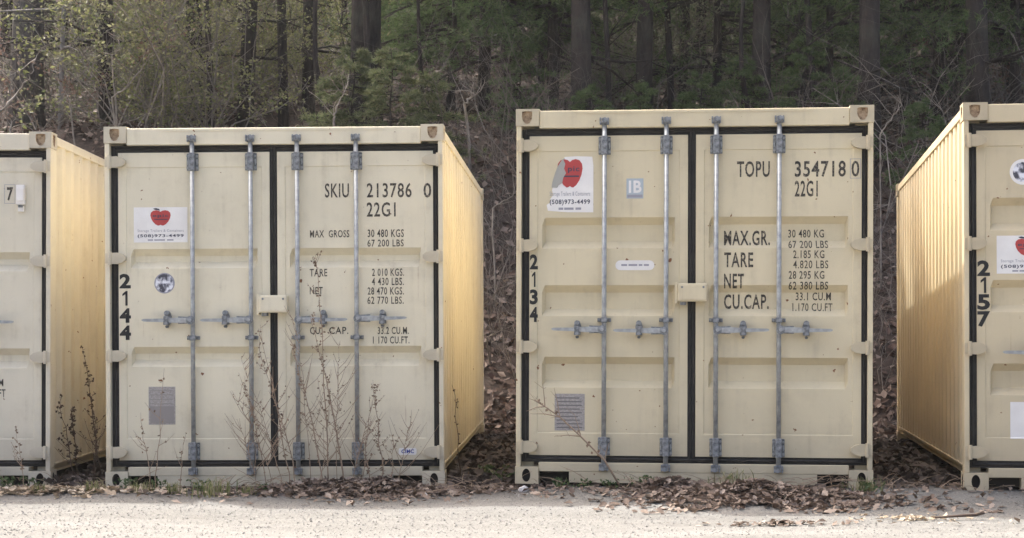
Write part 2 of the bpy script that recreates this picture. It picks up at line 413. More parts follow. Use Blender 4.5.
def text_verts(txt, offset=0.0, resolution=3):
    cu = bpy.data.curves.new('t', 'FONT'); cu.body = txt; cu.fill_mode = 'FRONT'; cu.offset = offset; cu.resolution_u = resolution
    cu.space_character = 1.12
    o = bpy.data.objects.new('t', cu)
    me = bpy.data.meshes.new_from_object(o)
    V = [(v.co.x, v.co.y) for v in me.vertices]; F = [tuple(p.vertices) for p in me.polygons]
    bpy.data.objects.remove(o); bpy.data.curves.remove(cu); bpy.data.meshes.remove(me)
    return V, F
def text_into(m, txt, u0, v0, u1, v1, mi=0, offset=0.0, lift=0.0):
    V, F = text_verts(txt, offset)
    xs = [p[0] for p in V]; ys = [p[1] for p in V]; a, b, c, d = min(xs), max(xs), min(ys), max(ys)
    base = len(m.v)
    m.v += [(u0 + (x - a) / (b - a) * (u1 - u0), -lift, v0 + (y - c) / (d - c) * (v1 - v0)) for x, y in V]
    for f in F: m.f.append(tuple(base + i for i in f)); m.m.append(mi)
def lettering(door, sf, txt, u0, v0, u1, v1, material=None, offset=0.014):
    m = MB(); text_into(m, txt, u0, v0, u1, v1, 0, offset)
    me = sf.drape(m.mesh('lettering', material or BLACK))
    return link('lettering', me, door)
def blob(m, poly, mi, lift, k=1.0):
    m.face([(x, -lift, z) for x, z in poly], mi)
APPLE = [(0, .80), (.16, .93), (.45, 1.0), (.75, .92), (.95, .68), (1.0, .36), (.92, -.05), (.75, -.45), (.5, -.78), (.25, -.95), (.08, -.9), (0, -.84),
         (-.08, -.9), (-.25, -.95), (-.5, -.78), (-.75, -.45), (-.92, -.05), (-1.0, .36), (-.95, .68), (-.75, .92), (-.45, 1.0), (-.16, .93)]
LEAFP = [(-.02, .95), (-.15, 1.18), (-.45, 1.28), (-.75, 1.2), (-.55, 1.05), (-.25, 1.0)]
def dealer_sign(m, u0, v0, u1, v1, outline=None, cut=False):
    w, h = u1 - u0, v1 - v0
    X = lambda a: u0 + a * w
    Z = lambda b: v0 + b * h
    blob(m, outline or [(u0, v0), (u1, v0), (u1, v1), (u0, v1)], 0, 0.0)
    cx, cz, rx, rz = X(.5), Z(.69), w * (.19 if not cut else .27), h * (.225 if not cut else .26)
    ap = [(cx + a * rx, cz + b * rz) for a, b in APPLE]
    if cut: ap = [p for p in ap]
    blob(m, ap, 1, 0.0010)
    if not cut: blob(m, [(cx + a * rx, cz + b * rz) for a, b in LEAFP], 3, 0.0010)
    if cut:
        text_into(m, 'pic', cx - rx * .15, cz + rz * .05, cx + rx * .75, cz + rz * .5, 2, 0.02, 0.002)
    else:
        text_into(m, 'epic', cx - rx * .78, cz + rz * .02, cx + rx * .78, cz + rz * .5, 2, 0.02, 0.002)
    blob(m, [(cx - rx * .62, cz - rz * .22), (cx + rx * .72, cz - rz * .22), (cx + rx * .72, cz - rz * .12), (cx - rx * .62, cz - rz * .12)], 2, 0.002)
    text_into(m, 'Storage Trailers & Containers', X(.07), Z(.275), X(.93), Z(.375), 4, 0.004, 0.001)
    text_into(m, '(508)973-4499', X(.07), Z(.125), X(.93), Z(.235), 2, 0.02, 0.001)
    for a, b in ((.26, .36), (.38, .58), (.62, .74)): blob(m, [(X(a), Z(.05)), (X(b), Z(.05)), (X(b), Z(.09)), (X(a), Z(.09))], 4, 0.001)
def disc(m, cx, cz, r, mi, lift=0.0, n=28): blob(m, [(cx + r * math.cos(2 * math.pi * i / n), cz + r * math.sin(2 * math.pi * i / n)) for i in range(n)], mi, lift)

# shared ironwork ------------------------------------------------------------
def rod_mesh():
    m = MB(); m.tube([(0, 0, 0.10), (0, 0, 2.52)], 0.0165, 12); return m.mesh('lock_rod', GALV, False)
def shade_smooth_tube(me):
    for p in me.polygons: p.use_smooth = len(p.vertices) == 4
    return me
ROD = shade_smooth_tube(rod_mesh())
def bracket_mesh():
    m = MB()
    m.box(-.042, .042, .030, .044, -.062, .062, 0, 0.004)
    m.box(-.0225, .0225, -.014, .030, -.066, .066, 0, 0.006)
    for sx in (-1, 1):
        for z in (-.042, .042): m.tube([(sx * .033, .031, z), (sx * .033, .016, z)], 0.009, 6, 1)
        m.box(sx * .033 - .004, sx * .033 + .004, .022, .030, -.02, .02, 1)
    return m.mesh('rod_bracket', [GALVD, GALV])
BRACKET = bracket_mesh()
def midbracket_mesh():
    m = MB()
    m.box(-.047, .047, .030, .044, -.013, .013, 0, 0.003)
    m.box(-.022, .022, -.012, .030, -.018, .018, 0, 0.005)
    for sx in (-1, 1): m.tube([(sx * .036, .031, 0), (sx * .036, .018, 0)], 0.008, 6, 0)
    return m.mesh('rod_guide', [GALVD])
MIDB = midbracket_mesh()
def keeper_mesh():
    m = MB()
    m.box(-.032, -.021, -.022, .0075, -.024, .024, 0, 0.003); m.box(.021, .032, -.022, .0075, -.024, .024, 0, 0.003)
    m.box(-.021, .021, -.006, .0075, -.026, -.012, 0, 0.002)
    m.prism([(-.019, -.012), (.021, -.010), (.024, .016), (.006, .026), (-.016, .018)], -.024, -.017, 1)
    return m.mesh('cam_keeper', [GALVD, GALVD])
KEEP = keeper_mesh()
def handle_mesh():
    m = MB()
    m.tube([(0.012, -.024, 0), (0.012, .006, 0)], 0.030, 14, 1)
    m.tube([(0.012, -.030, 0), (0.012, -.024, 0)], 0.013, 8, 0)
    m.prism([(.02, -.017), (.11, -.020), (.20, -.014), (.345, -.010), (.36, -.003), (.36, .004), (.345, .009), (.20, .012), (.11, .019), (.02, .017)], -.020, -.006, 0)
    m.prism([(.03, -.024), (.10, -.027), (.10, .027), (.03, .024)], -.006, .004, 1)
    return m.mesh('handle', [GALV, GALVD])
HANDLE = handle_mesh()
def catch_mesh():
    m = MB()
    m.prism([(-.022, -.035), (.022, -.035), (.026, .02), (.016, .052), (-.016, .052), (-.026, .02)], .030, .0435, 0)
    m.box(-.020, .020, -.032, .030, -.040, -.024, 0, 0.004)
    m.box(-.018, .018, -.034, -.024, -.040, .022, 0, 0.004)
    m.tube([(0, .031, .044), (0, -.012, .044)], 0.019, 10, 1)
    m.tube([(0, .031, -.052), (0, -.004, -.052)], 0.011, 8, 1)
    return m.mesh('handle_catch', [GALVD, GALVD])
CATCH = catch_mesh()
def hinge_mesh(pm):
    m = MB()
    m.prism([(0, -.036), (.085, -.041), (.122, -.030), (.145, -.012), (.145, .012), (.122, .030), (.085, .041), (0, .036)], -0.006, .046, 0)
    m.tube([(.034, -.004, -.048), (.034, -.004, .048)], 0.014, 10, 0)
    return m.mesh('hinge', pm)

def container(key, loc, yaw, pitch, roll, label, spec):
    pm = PAINT[key]
    root = bpy.data.objects.new('shipping_container', None); COL.objects.link(root)
    root.location = loc; root.rotation_mode = 'ZXY'
    root.matrix_world = Matrix.Translation(loc) @ Matrix.Rotation(R(yaw), 4, 'Z') @ Matrix.Rotation(R(pitch), 4, 'X') @ Matrix.Rotation(R(roll), 4, 'Y')
    tag(root, label, 'shipping container', 'shipping containers parked side by side')
    # frame
    for right in (False, True):
        for back in (False, True):
            for top in (False, True):
                link('corner_casting', casting_mesh(top, right, back, pm), root, ((W2 if right else -W2), (LEN if back else 0), (HT - .118 if top else 0)))
    for sx in (-1, 1):
        m = MB()                                         # front post: outer jamb, return and inner channel
        xa, xb = (sx * 1.180, sx * 1.214)
        m.box(min(xa, xb), max(xa, xb), .006, .13, .118, HT - .118, 0, 0.005)
        xa, xb = (sx * 1.10, sx * 1.180)
        m.box(min(xa, xb), max(xa, xb), .095, .13, .118, HT - .118)
        link('corner_post', m.mesh('corner_post', pm), root)
        m = MB(); xa, xb = (sx * 1.08, sx * 1.212); m.box(min(xa, xb), max(xa, xb), LEN - .13, LEN - .006, .118, HT - .118, 0, 0.006)
        link('corner_post', m.mesh('corner_post', pm), root)
        m = MB(); xa, xb = (sx * 1.148, sx * 1.210); m.box(min(xa, xb), max(xa, xb), .178, LEN - .178, HT - .078, HT - .014, 0, 0.006)
        link('top_rail', m.mesh('top_rail', pm), root)
        m = MB()                                         # bottom rail: outward channel
        a = lambda x0, x1, z0, z1: m.box(min(sx * x0, sx * x1), max(sx * x0, sx * x1), .178, LEN - .178, z0, z1)
        a(1.150, 1.158, .105, .156); a(1.158, 1.208, .154, .165); a(1.158, 1.190, .099, .105)
        link('bottom_rail', m.mesh('bottom_rail', pm), root)
        # corrugated side wall
        m = MB(); y = .13; prof = []
        pit = [(0, 0), (.092, 0), (.137, 1), (.232, 1)]
        while y < LEN - .13:
            for d, q in pit:
                if y + d < LEN - .13: prof.append((y + d, q))
            y += .278
        prof.append((LEN - .13, 0))
        for (y0, q0), (y1, q1) in zip(prof[:-1], prof[1:]):
            x0 = sx * (1.202 - .044 * q0); x1 = sx * (1.202 - .044 * q1)
            m.face([(x0, y0, .165), (x1, y1, .165), (x1, y1, HT - .078), (x0, y0, HT - .078)])
        link('side_wall', m.mesh('side_wall', pm), root)
    m = MB(); m.box(-1.057, 1.057, .010, .15, 2.457, 2.578, 0, 0.006); m.box(-.80, .80, .006, .0095, 2.556, 2.570)
    link('door_header', m.mesh('door_header', pm), root)
    m = MB(); m.box(-1.057, 1.057, .012, .15, .086, .149, 0, 0.004); m.box(-.845, .845, .0125, .15, .012, .0855)
    for sx in (-1, 1): m.box(min(sx * .845, sx * 1.057), max(sx * .845, sx * 1.057), .10, .15, .02, .0855, 1)
    link('door_sill', m.mesh('door_sill', [pm, HOLE_DARK]), root)
    for z0, z1 in ((2.47, 2.578), (.03, .15)):
        m = MB(); m.box(-1.057, 1.057, LEN - .15, LEN - .012, z0, z1); link('end_rail', m.mesh('end_rail', pm), root)
    m = MB(); x = -1.08; prof = []
    while x < 1.08:
        for d, q in ((0, 0), (.07, 0), (.14, 1), (.21, 1)):
            if x + d < 1.08: prof.append((x + d, q))
        x += .278
    prof.append((1.08, 0))
    for (x0, q0), (x1, q1) in zip(prof[:-1], prof[1:]):
        m.face([(x0, LEN - .03 - .04 * q0, .15), (x1, LEN - .03 - .04 * q1, .15), (x1, LEN - .03 - .04 * q1, 2.47), (x0, LEN - .03 - .04 * q0, 2.47)])
    link('end_wall', m.mesh('end_wall', pm), root)
    m = MB(); y = .15; prof = []
    while y < LEN - .15:
        for d, q in ((0, 0), (.09, 0), (.105, 1), (.19, 1)):
            if y + d < LEN - .15: prof.append((y + d, q))
        y += .209
    prof.append((LEN - .15, 0))
    for (y0, q0), (y1, q1) in zip(prof[:-1], prof[1:]):
        m.face([(-1.148, y0, HT - .02 - .02 * q0), (1.148, y0, HT - .02 - .02 * q0), (1.148, y1, HT - .02 - .02 * q1), (-1.148, y1, HT - .02 - .02 * q1)])
    link('roof', m.mesh('roof', pm), root)
    m = MB(); m.box(-1.149, 1.149, .151, LEN - .151, .125, .16)
    link('floor', m.mesh('floor', FLOORM), root)
    m = MB()                                             # black seal round and between the leaves
    m.box(-1.1795, -1.127, .055, .094, .149, 2.457); m.box(1.14, 1.1795, .055, .094, .149, 2.457)
    m.box(-1.127, 1.14, .055, .094, 2.406, 2.457); m.box(-1.127, 1.14, .055, .094, .149, .197)
    m.box(-.034, .021, .055, .094, .197, 2.406)
    for x in (-1.153, 1.160, -.018, .006): m.tube([(x, .053, .16), (x, .053, 2.445)], .0085, 8, 1)
    for z in (.172, 2.431):
        m.tube([(-1.15, .053, z), (1.155, .053, z)], .009, 8, 1)
    link('door_gasket', m.mesh('door_gasket', [RUBBER, RUBBER2]), root)
    # doors
    SL = Surf(-1.127, -.034, spec['rec']); SR = Surf(.021, 1.14, spec['rec'])
    doors = []
    hm = hinge_mesh(pm)
    for side, sf in ((0, SL), (1, SR)):
        d = link('door', sf.mesh(pm), root); doors.append(d)
        for rx in spec['rods'][2 * side:2 * side + 2]:
            link('lock_rod', ROD, d, (rx, .012, 0))
            link('rod_bracket', BRACKET, d, (rx, .0, 2.335)); link('rod_bracket', BRACKET, d, (rx, .0, .262))
            link('rod_guide', MIDB, d, (rx, .0, spec['mid']))
            link('cam_keeper', KEEP, d, (rx, .0, 2.500)); link('cam_keeper', KEEP, d, (rx, .0, .120), (math.pi, 0, math.pi))
            s_ = -1 if side == 0 else 1
            tilt = random.uniform(-.012, .012)
            link('handle', HANDLE, d, (rx, -.010, spec['hz'] + random.uniform(-.006, .006)), (0, tilt, 0), (s_, 1, 1))
            link('handle_catch', CATCH, d, (rx + s_ * .185, .0, spec['hz'] + .004))
        for hz in (2.338, 1.648, .948, .255):
            link('hinge', hm, d, ((-1.211 if side == 0 else 1.213), 0, hz), None, ((1 if side == 0 else -1), 1, 1))
    m = MB()                                             # lock box welded over the seam
    m.box(-.10, .10, -.045, .044, spec['box'] - .062, spec['box'] + .062, 0, 0.007); m.box(-.085, -.045, -.02, .04, spec['box'] - .085, spec['box'] - .062, 1)
    m.box(-.118, -.1005, -.030, .044, spec['box'] - .075, spec['box'] + .068, 0, 0.004); m.box(-.086, .092, -.050, -.0455, spec['box'] - .050, spec['box'] + .050, 0, 0.002)
    for bx_ in (-.07, .075): m.tube([(bx_, -.050, spec['box'] + .036), (bx_, -.056, spec['box'] + .036)], .008, 6, 1)
    link('lock_box', m.mesh('lock_box', [pm, GALVD]), root)
    return root, doors, SL, SR

def stack_digits(door, sf, digits, u0, u1, top, bottom):
    n = len(digits); p = (top - bottom - .105) / (n - 1)
    one = [(.02, 0), (.26, 0), (.26, 1), (.08, 1), (-.30, .80), (-.30, .64), (.02, .78)]
    for i, ch in enumerate(digits):
        v1 = top - i * p; w = (u1 - u0) * (0.62 if ch == '1' else 1); c = (u0 + u1) / 2
        m = MB()
        if ch == '1': m.face([(c + a * (u1 - u0) * .8, 0, v1 - .105 + b * .105) for a, b in one])
        else: text_into(m, ch, c - w / 2, v1 - .105, c + w / 2, v1, 0, 0.04)
        o = link('digit', sf.drape(m.mesh('digit', VINYL), .002), door)

random.seed(4)
REC_T = [(1.628, 1.842), (1.161, 1.374), (.665, .878)]
REC_S = [(1.575, 1.715), (.868, 1.012)]
# -- leftmost, cut by the frame
ca, dA, AL, AR = container('A', (-4.575, 12.785, CAMZ - 1.131), .77, -.24, .06,
    'pale beige shipping container cut off by the left frame edge', dict(rec=REC_S, rods=[-.585, -.165, .169, .592], mid=1.075, hz=1.205, box=1.315))
# -- 2144
cs, dS, SL, SR = container('S', (-1.696, 12.578, CAMZ - 1.115), -1.81, .22, -.26,
    'beige shipping container with 2144 on its door and dry weeds in front', dict(rec=REC_S, rods=[-.585, -.165, .169, .592], mid=1.075, hz=1.205, box=1.315))
# -- 2134
ct, dT, TL, TR = container('T', (1.231, 12.037, CAMZ - 1.052), -6.72, .03, .15,
    'tan shipping container with 2134 on its door and a torn sign', dict(rec=REC_T, rods=[-.606, -.181, .159, .585], mid=1.133, hz=1.064, box=1.322))
# -- 2157, right
cr, dR, RL, RR = container('R', (4.221, 11.566, CAMZ - 1.055), -8.15, -.5, -.1,
    'tan shipping container with 2157 on its door at the right frame edge', dict(rec=[(1.735, 1.955), (1.19, 1.405), (.634, .847)], rods=[-.606, -.181, .159, .585], mid=1.0, hz=.925, box=1.3))

# markings: 2144
d = dS[1]
for t, a in (('SKIU', (.364, 2.075, .537, 2.178)), ('213786', (.665, 2.073, .987, 2.178)), ('0', (1.072, 2.070, 1.128, 2.176)), ('22G1', (.664, 1.936, .872, 2.040)),
             ('MAX  GROSS', (.255, 1.790, .538, 1.843)), ('30 480 KGS', (.670, 1.790, .930, 1.846)), ('67 200 LBS', (.668, 1.722, .928, 1.774)),
             ('TARE', (.252, 1.512, .378, 1.566)), ('2 010 KGS.', (.700, 1.512, .930, 1.566)), ('4 430 LBS.', (.698, 1.446, .928, 1.500)),
             ('NET', (.252, 1.384, .345, 1.436)), ('28 470 KGS.', (.668, 1.378, .928, 1.432)), ('62 770 LBS.', (.666, 1.312, .926, 1.366)),
             ('CU.', (.252, 1.098, .338, 1.150)), ('CAP.', (.390, 1.098, .528, 1.150)), ('33.2 CU.M.', (.739, 1.096, .962, 1.148)), ('1 170 CU.FT.', (.704, 1.028, .966, 1.080))):
    lettering(d, SR, t, *a)
stack_digits(dS[0], SL, '2144', -1.121, -1.040, 1.538, 1.062)
m = MB(); dealer_sign(m, -1.016, 1.762, -.628, 2.015)
link('sign', SL.drape(m.mesh('sign', [WHITE, RED, INK, INK, INKG])), dS[0])['label'] = 'white dealer sign with a red apple'
m = MB(); disc(m, -.796, 1.469, .074, 0); disc(m, -.796, 1.469, .066, 1, .001)
link('round_emblem', SL.drape(m.mesh('round_emblem', [INKG, GLOBE])), dS[0])
m = MB(); blob(m, [(-.915, .453), (-.722, .453), (-.722, .725), (-.915, .725)], 0, 0); 
blob(m, [(-.905, .462), (-.732, .462), (-.732, .585), (-.905, .585)], 1, .001)
for z in (.60, .632, .664, .694): blob(m, [(-.902, z), (-.74, z), (-.74, z + .005), (-.902, z + .005)], 1, .001)
link('data_plate', SL.drape(m.mesh('data_plate', [GREYPL, GREYP2])), dS[0])
m = MB(); blob(m, [(.885, .243), (.893, .232), (1.006, .232), (1.014, .243), (1.014, .270), (1.006, .281), (.893, .281), (.885, .270)], 0, 0); text_into(m, 'CIMC', .905, .243, .995, .271, 1, .03, .001)
link('maker_sticker', SR.drape(m.mesh('maker_sticker', [WHITE, BLUE])), dS[1])
# markings: 2134
d = dT[1]
for t, a, w in (('TOPU', (.300, 2.112, .523, 2.222), .018), ('354718', (.691, 2.110, 1.034, 2.220), .018), ('0', (1.072, 2.110, 1.124, 2.218), .012), ('22G1', (.691, 1.976, .846, 2.086), .018),
             ('MAX.GR.', (.213, 1.646, .526, 1.750), .02), ('TARE', (.214, 1.496, .412, 1.598), .02), ('NET', (.214, 1.352, .350, 1.452), .02), ('CU.CAP.', (.214, 1.210, .520, 1.312), .02),
             ('30 480 KG', (.650, 1.700, .892, 1.755), .014), ('67 200 LBS', (.650, 1.625, .918, 1.680), .014), ('2.185 KG', (.682, 1.556, .892, 1.611), .014), ('4.820 LBS', (.682, 1.487, .918, 1.542), .01),
             ('28 295 KG', (.652, 1.415, .892, 1.470), .014), ('62 380 LBS', (.652, 1.343, .918, 1.398), .014), ('33.1 CU.M', (.702, 1.270, .940, 1.325), .014), ('1.170 CU.FT', (.680, 1.196, .950, 1.251), .01)):
    lettering(d, TR, t, *a, offset=w)
m = MB()
for q in ((1.062, 2.098, 1.135, 2.101), (1.062, 2.229, 1.135, 2.232), (1.062, 2.101, 1.065, 2.229), (1.132, 2.101, 1.135, 2.229)): blob(m, [(q[0], q[1]), (q[2], q[1]), (q[2], q[3]), (q[0], q[3])], 0, 0)
link('check_digit_box', TR.drape(m.mesh('check_digit_box', INKG)), d)
stack_digits(dT[0], TL, '2134', -1.124, -1.068, 1.588, 1.118)
m = MB()
dealer_sign(m, -1.010, 1.876, -.684, 2.266, [(-1.000, 1.890), (-.93, 1.884), (-.86, 1.879), (-.684, 1.877), (-.684, 2.20), (-.692, 2.262), (-.80, 2.266), (-.885, 2.262), (-.892, 2.240), (-.880, 2.215), (-.888, 2.18), (-.875, 2.15), (-.893, 2.12), (-.90, 2.085), (-.925, 2.07), (-.935, 2.05), (-.965, 2.055), (-.972, 2.03), (-.962, 2.00), (-.985, 1.97), (-.98, 1.95), (-1.008, 1.93)], True)
blob(m, [(-.880, 2.258), (-.903, 2.240), (-.930, 2.20), (-.950, 2.15), (-.968, 2.09), (-.974, 2.05), (-.935, 2.048), (-.925, 2.066), (-.90, 2.08), (-.892, 2.12), (-.874, 2.15), (-.887, 2.18), (-.879, 2.215), (-.891, 2.240)], 3, .003)
link('torn_sign', TL.drape(m.mesh('torn_sign', [WHITE, RED, INK, FOIL, INKG])), dT[0])['label'] = 'white apple sign with its corner torn away'
m = MB(); blob(m, [(-.456, 1.971), (-.339, 1.971), (-.339, 2.109), (-.456, 2.109)], 0, 0); text_into(m, 'IB', -.44, 2.01, -.352, 2.095, 1, .03, .001)
blob(m, [(-.45, 1.978), (-.345, 1.978), (-.345, 1.998), (-.45, 1.998)], 2, .001)
link('small_blue_sticker', TL.drape(m.mesh('small_blue_sticker', [BLUEG, WHITE, INKG])), dT[0])
m = MB(); c0 = (-.497, -.296); pr = []
for i in range(9): a = math.pi / 2 + math.pi * i / 8; pr.append((c0[0] + .034 * math.cos(a), 1.511 + .034 * math.sin(a)))
for i in range(9): a = -math.pi / 2 + math.pi * i / 8; pr.append((c0[1] + .034 * math.cos(a), 1.511 + .034 * math.sin(a)))
blob(m, pr, 0, 0)
for a, b in ((-.49, -.45), (-.44, -.38), (-.37, -.345), (-.335, -.30)): blob(m, [(a, 1.506), (b, 1.506), (b, 1.519), (a, 1.519)], 1, .001)
link('oval_sticker', TL.drape(m.mesh('oval_sticker', [WHITE, INKG])), dT[0])
m = MB(); blob(m, [(-.949, .368), (-.741, .368), (-.741, .622), (-.949, .622)], 0, 0)
for i in range(9):
    z = .385 + i * .0255; q_ = random.uniform(-.80, -.755); blob(m, [(-.935, z), (q_, z), (q_, z + .008), (-.935, z + .008)], 1, .001)
link('data_plate', TL.drape(m.mesh('data_plate', [GREYPL, PLINK])), dT[0])
# markings: 2157
stack_digits(dR[0], RL, '2157', -1.124, -1.040, 1.537, 1.092)
m = MB(); dealer_sign(m, -.996, 1.447, -.608, 1.701)
link('sign', RL.drape(m.mesh('sign', [WHITE, RED, INK, INK, INKG])), dR[0])['label'] = 'white dealer sign with a red apple'
m = MB(); disc(m, -.824, 2.126, .086, 0); disc(m, -.824, 2.126, .066, 1, .001)
link('round_emblem', RL.drape(m.mesh('round_emblem', [WHITE, GLOBE])), dR[0])
m = MB(); blob(m, [(-.911, .345), (-.72, .345), (-.72, .59), (-.911, .59)], 0, 0)
link('data_plate', RL.drape(m.mesh('data_plate', [WHITE])), dR[0])
# leftmost: check digit, vent, tail of the cubic feet line
m = MB(); text_into(m, '7', .885, 2.090, .930, 2.190, 0, .03)
lt = link('lettering', AR.drape(m.mesh('lettering', BLACK)), dA[1])
m = MB()
for q in ((.866, 2.070, .945, 2.073), (.866, 2.207, .945, 2.210), (.866, 2.073, .869, 2.207), (.942, 2.073, .945, 2.207)): blob(m, [(q[0], q[1]), (q[2], q[1]), (q[2], q[3]), (q[0], q[3])], 0, 0)
link('check_digit_box', AR.drape(m.mesh('check_digit_box', INKG)), dA[1])
m = MB(); m.box(.958, 1.022, .012, .050, 2.060, 2.205, 0, .006); m.box(.964, 1.016, .0, .012, 2.085, 2.180, 0, .005); m.box(.968, 1.012, .030, .050, 2.010, 2.050, 0, .004); m.box(.974, 1.006, .02, .048, 2.040, 2.062, 1)
link('seal_holder', m.mesh('seal_holder', [WHITE, GALVD]), dA[1])
lettering(dA[1], AR, '1 170 CU.FT', .61, .655, .878, .715)
lettering(dA[1], AR, '33.2 CU.M', .61, .735, .862, .79)

# ------------------------------------------------------------------ forest on the bank
def at(px, d):                                           # ground point under an image column at depth d
    x = (px - 512) / FPX * d
    return Vector((x, d, gh(x, d)))

def curve_pts(rng, h, lean=(0, 0), wob=0.15, n=9):
    pts = []; px, py = rng.uniform(0, 9), rng.uniform(0, 9)
    for i in range(n + 1):
        t = i / n
        pts.append(Vector((lean[0] * t + wob * noise.noise((px, t * 3, 0)) * t, lean[1] * t + wob * noise.noise((py, t * 3, 5)) * t, h * t)))
    return pts
def trunk_mesh(rng, h, r, lean=(0, 0), wob=0.4, stubs=0, m=BARK, n=12):
    mbx = MB(); k = 16; pts = curve_pts(rng, h, lean, wob, k); pts[0].z = -0.5
    rad = [r * (1.28 if i == 0 else 1.0) * (1 - 0.85 * (i / k) ** 1.1) for i in range(k + 1)]
    mbx.tube(pts, rad, n)
    for s in range(stubs):                               # dead lower limbs
        t = rng.uniform(0.06, 0.42); q = pts[0].lerp(pts[-1], t); q = pts[int(t * k)]
        a = rng.uniform(0, 6.28); L = rng.uniform(0.5, 2.2); d = Vector((math.cos(a), math.sin(a), rng.uniform(-.35, .25)))
        p1 = q + d * L * .5 + Vector((0, 0, rng.uniform(-.1, .05))); p2 = q + d * L + Vector((0, 0, rng.uniform(-.3, .1)))
        mbx.tube([q, p1, p2], [.028, .018, .005], 4)
        for _ in range(3):
            b = p1.lerp(p2, rng.random()); dd = Vector((rng.uniform(-1, 1), rng.uniform(-1, 1), rng.uniform(-.6, .4)))
            mbx.tube([b, b + dd * .4], [.008, .002], 3, 0, False)
    return mbx.mesh('trunk', m, True), pts

def needles(mbx, c, axis, rng, n, L, w):
    for _ in range(n):
        d = (axis * rng.uniform(.3, 1.1) + Vector((rng.gauss(0, .55), rng.gauss(0, .55), rng.gauss(0, .55)))).normalized()
        s = d.cross(Vector((rng.gauss(0, 1), rng.gauss(0, 1), rng.gauss(0, 1))))
        if s.length < .01: continue
        s.normalize(); l = L * rng.uniform(.6, 1.1)
        b = len(mbx.v); mbx.v += [tuple(c - s * w), tuple(c + s * w), tuple(c + d * l)]
        mbx.f.append((b, b + 1, b + 2)); mbx.m.append(0)
def bough(leaf, wood, base, ang, L, rng, droop, tufts, nn, nl, nw):
    d = Vector((math.cos(ang), math.sin(ang), 0)); sd = Vector((-d.y, d.x, 0))
    up = rng.uniform(-.15, .25)
    P = lambda t: base + d * (L * t) + Vector((0, 0, L * (up * t - droop * t * t)))
    wood.tube([P(0), P(.35), P(.7), P(1)], [.012 * L + .006, .009 * L + .004, .005 * L + .003, .003], 4, 0, False)
    for i in range(tufts):
        t = rng.uniform(.22, 1.0); lat = rng.uniform(-1, 1) * L * .33 * (1.1 - t * .75)
        c = P(t) + sd * lat + d * abs(lat) * .45 + Vector((0, 0, rng.gauss(0, .04 * L) - abs(lat) * .1))
        ax = (d + sd * (lat / (L * .33 + 1e-6)) * 1.1 + Vector((0, 0, rng.uniform(-.1, .35)))).normalized()
        if i % 3 == 0: wood.tube([P(max(.1, t - .15)), c], [.006, .003], 3, 0, False)
        needles(leaf, c, ax, rng, nn, nl, nw)
def pine_crown(rng, pts, h, z0, rmax, nb, tufts, nn, nl, nw, droop=.25, taper=1.0, wm=BARK, lm=NEEDLE):
    leaf, wood = MB(), MB(); k = len(pts) - 1
    for i in range(nb):
        t = (z0 + (h - z0) * (i + rng.random()) / nb) / h
        f = min(k - 1e-3, t * k); b = pts[int(f)].lerp(pts[int(f) + 1], f % 1)
        rr = rmax * ((1 - (t * h - z0) / (h - z0)) ** .7 * .85 + .15) * rng.uniform(.6, 1.1)
        bough(leaf, wood, b, rng.uniform(0, 6.283), rr, rng, droop, tufts, nn, nl, nw)
    return leaf.mesh('crown', lm), wood.mesh('branches', wm, True)

rng = random.Random(11)
# tall pines: three prototypes, crowns well above the picture
PINES = []
for i in range(3):
    h = 19 + i * 2
    tm, pts = trunk_mesh(rng, h, .19 + .03 * i, (rng.uniform(-.4, .4), rng.uniform(-.3, .3)), .7, 12)
    cm, bmh = pine_crown(rng, pts, h, 8.0 + i, 2.8, 56, 13, 10, .30, .024)
    PINES.append((tm, cm, bmh))
HEMS = []                                                # mid-sized pines with boughs down to the ground
for i in range(3):
    h = 7 + i * 1.6
    tm, pts = trunk_mesh(rng, h, .075 + .012 * i, (rng.uniform(-.2, .2), 0), .3, 3, BARK, 8)
    cm, bmh = pine_crown(rng, pts, h, .9 + .3 * i, 2.1, 70, 60, 12, .13, .0085, .32)
    HEMS.append((tm, cm, bmh))
YOUNG = []
for i in range(3):
    h = 1.7 + i * .6
    tm, pts = trunk_mesh(rng, h, .028, (0, 0), .1, 0, BARK, 6)
    cm, bmh = pine_crown(rng, pts, h, .15, .95, 42, 26, 11, .10, .0075, .1, 1, BARK, NEEDLE2)
    YOUNG.append((tm, cm, bmh))

YOUNGD = []
for tm, cm, bmh in YOUNG:
    c2 = cm.copy(); c2.materials[0] = NEEDLE; YOUNGD.append((tm, c2, bmh))
def plant_tree(name, meshes, loc, rz, sc, label, cat, group=None, names=('trunk', 'crown', 'branches')):
    e = bpy.data.objects.new(name, None); COL.objects.link(e)
    e.location = loc; e.rotation_euler = (0, 0, rz); e.scale = (sc, sc, sc)
    tag(e, label, cat, group)
    for nme, me in zip(names, meshes):
        if me is not None: link(nme, me, e)
    return e

def solo_tree(px, dep, wpx, h, label, lean=(0, 0), m=BARK, stubs=10, crown=True, name='pine_tree', seed=0, zc=7.5, rc=2.7, nbough=40, tufts=14):
    r_ = random.Random(seed + int(px)); loc = at(px, dep); r = wpx * dep / FPX / 2
    tm, pts = trunk_mesh(r_, h, r, lean, .35, stubs, m, 14)
    me = [tm]
    if crown:
        c, b = pine_crown(r_, pts, h, zc, rc, nbough, tufts, 11, .30, .03, .25, 1, m); me += [c, b]
    return plant_tree(name, me, loc, 0, 1, label, 'tree')

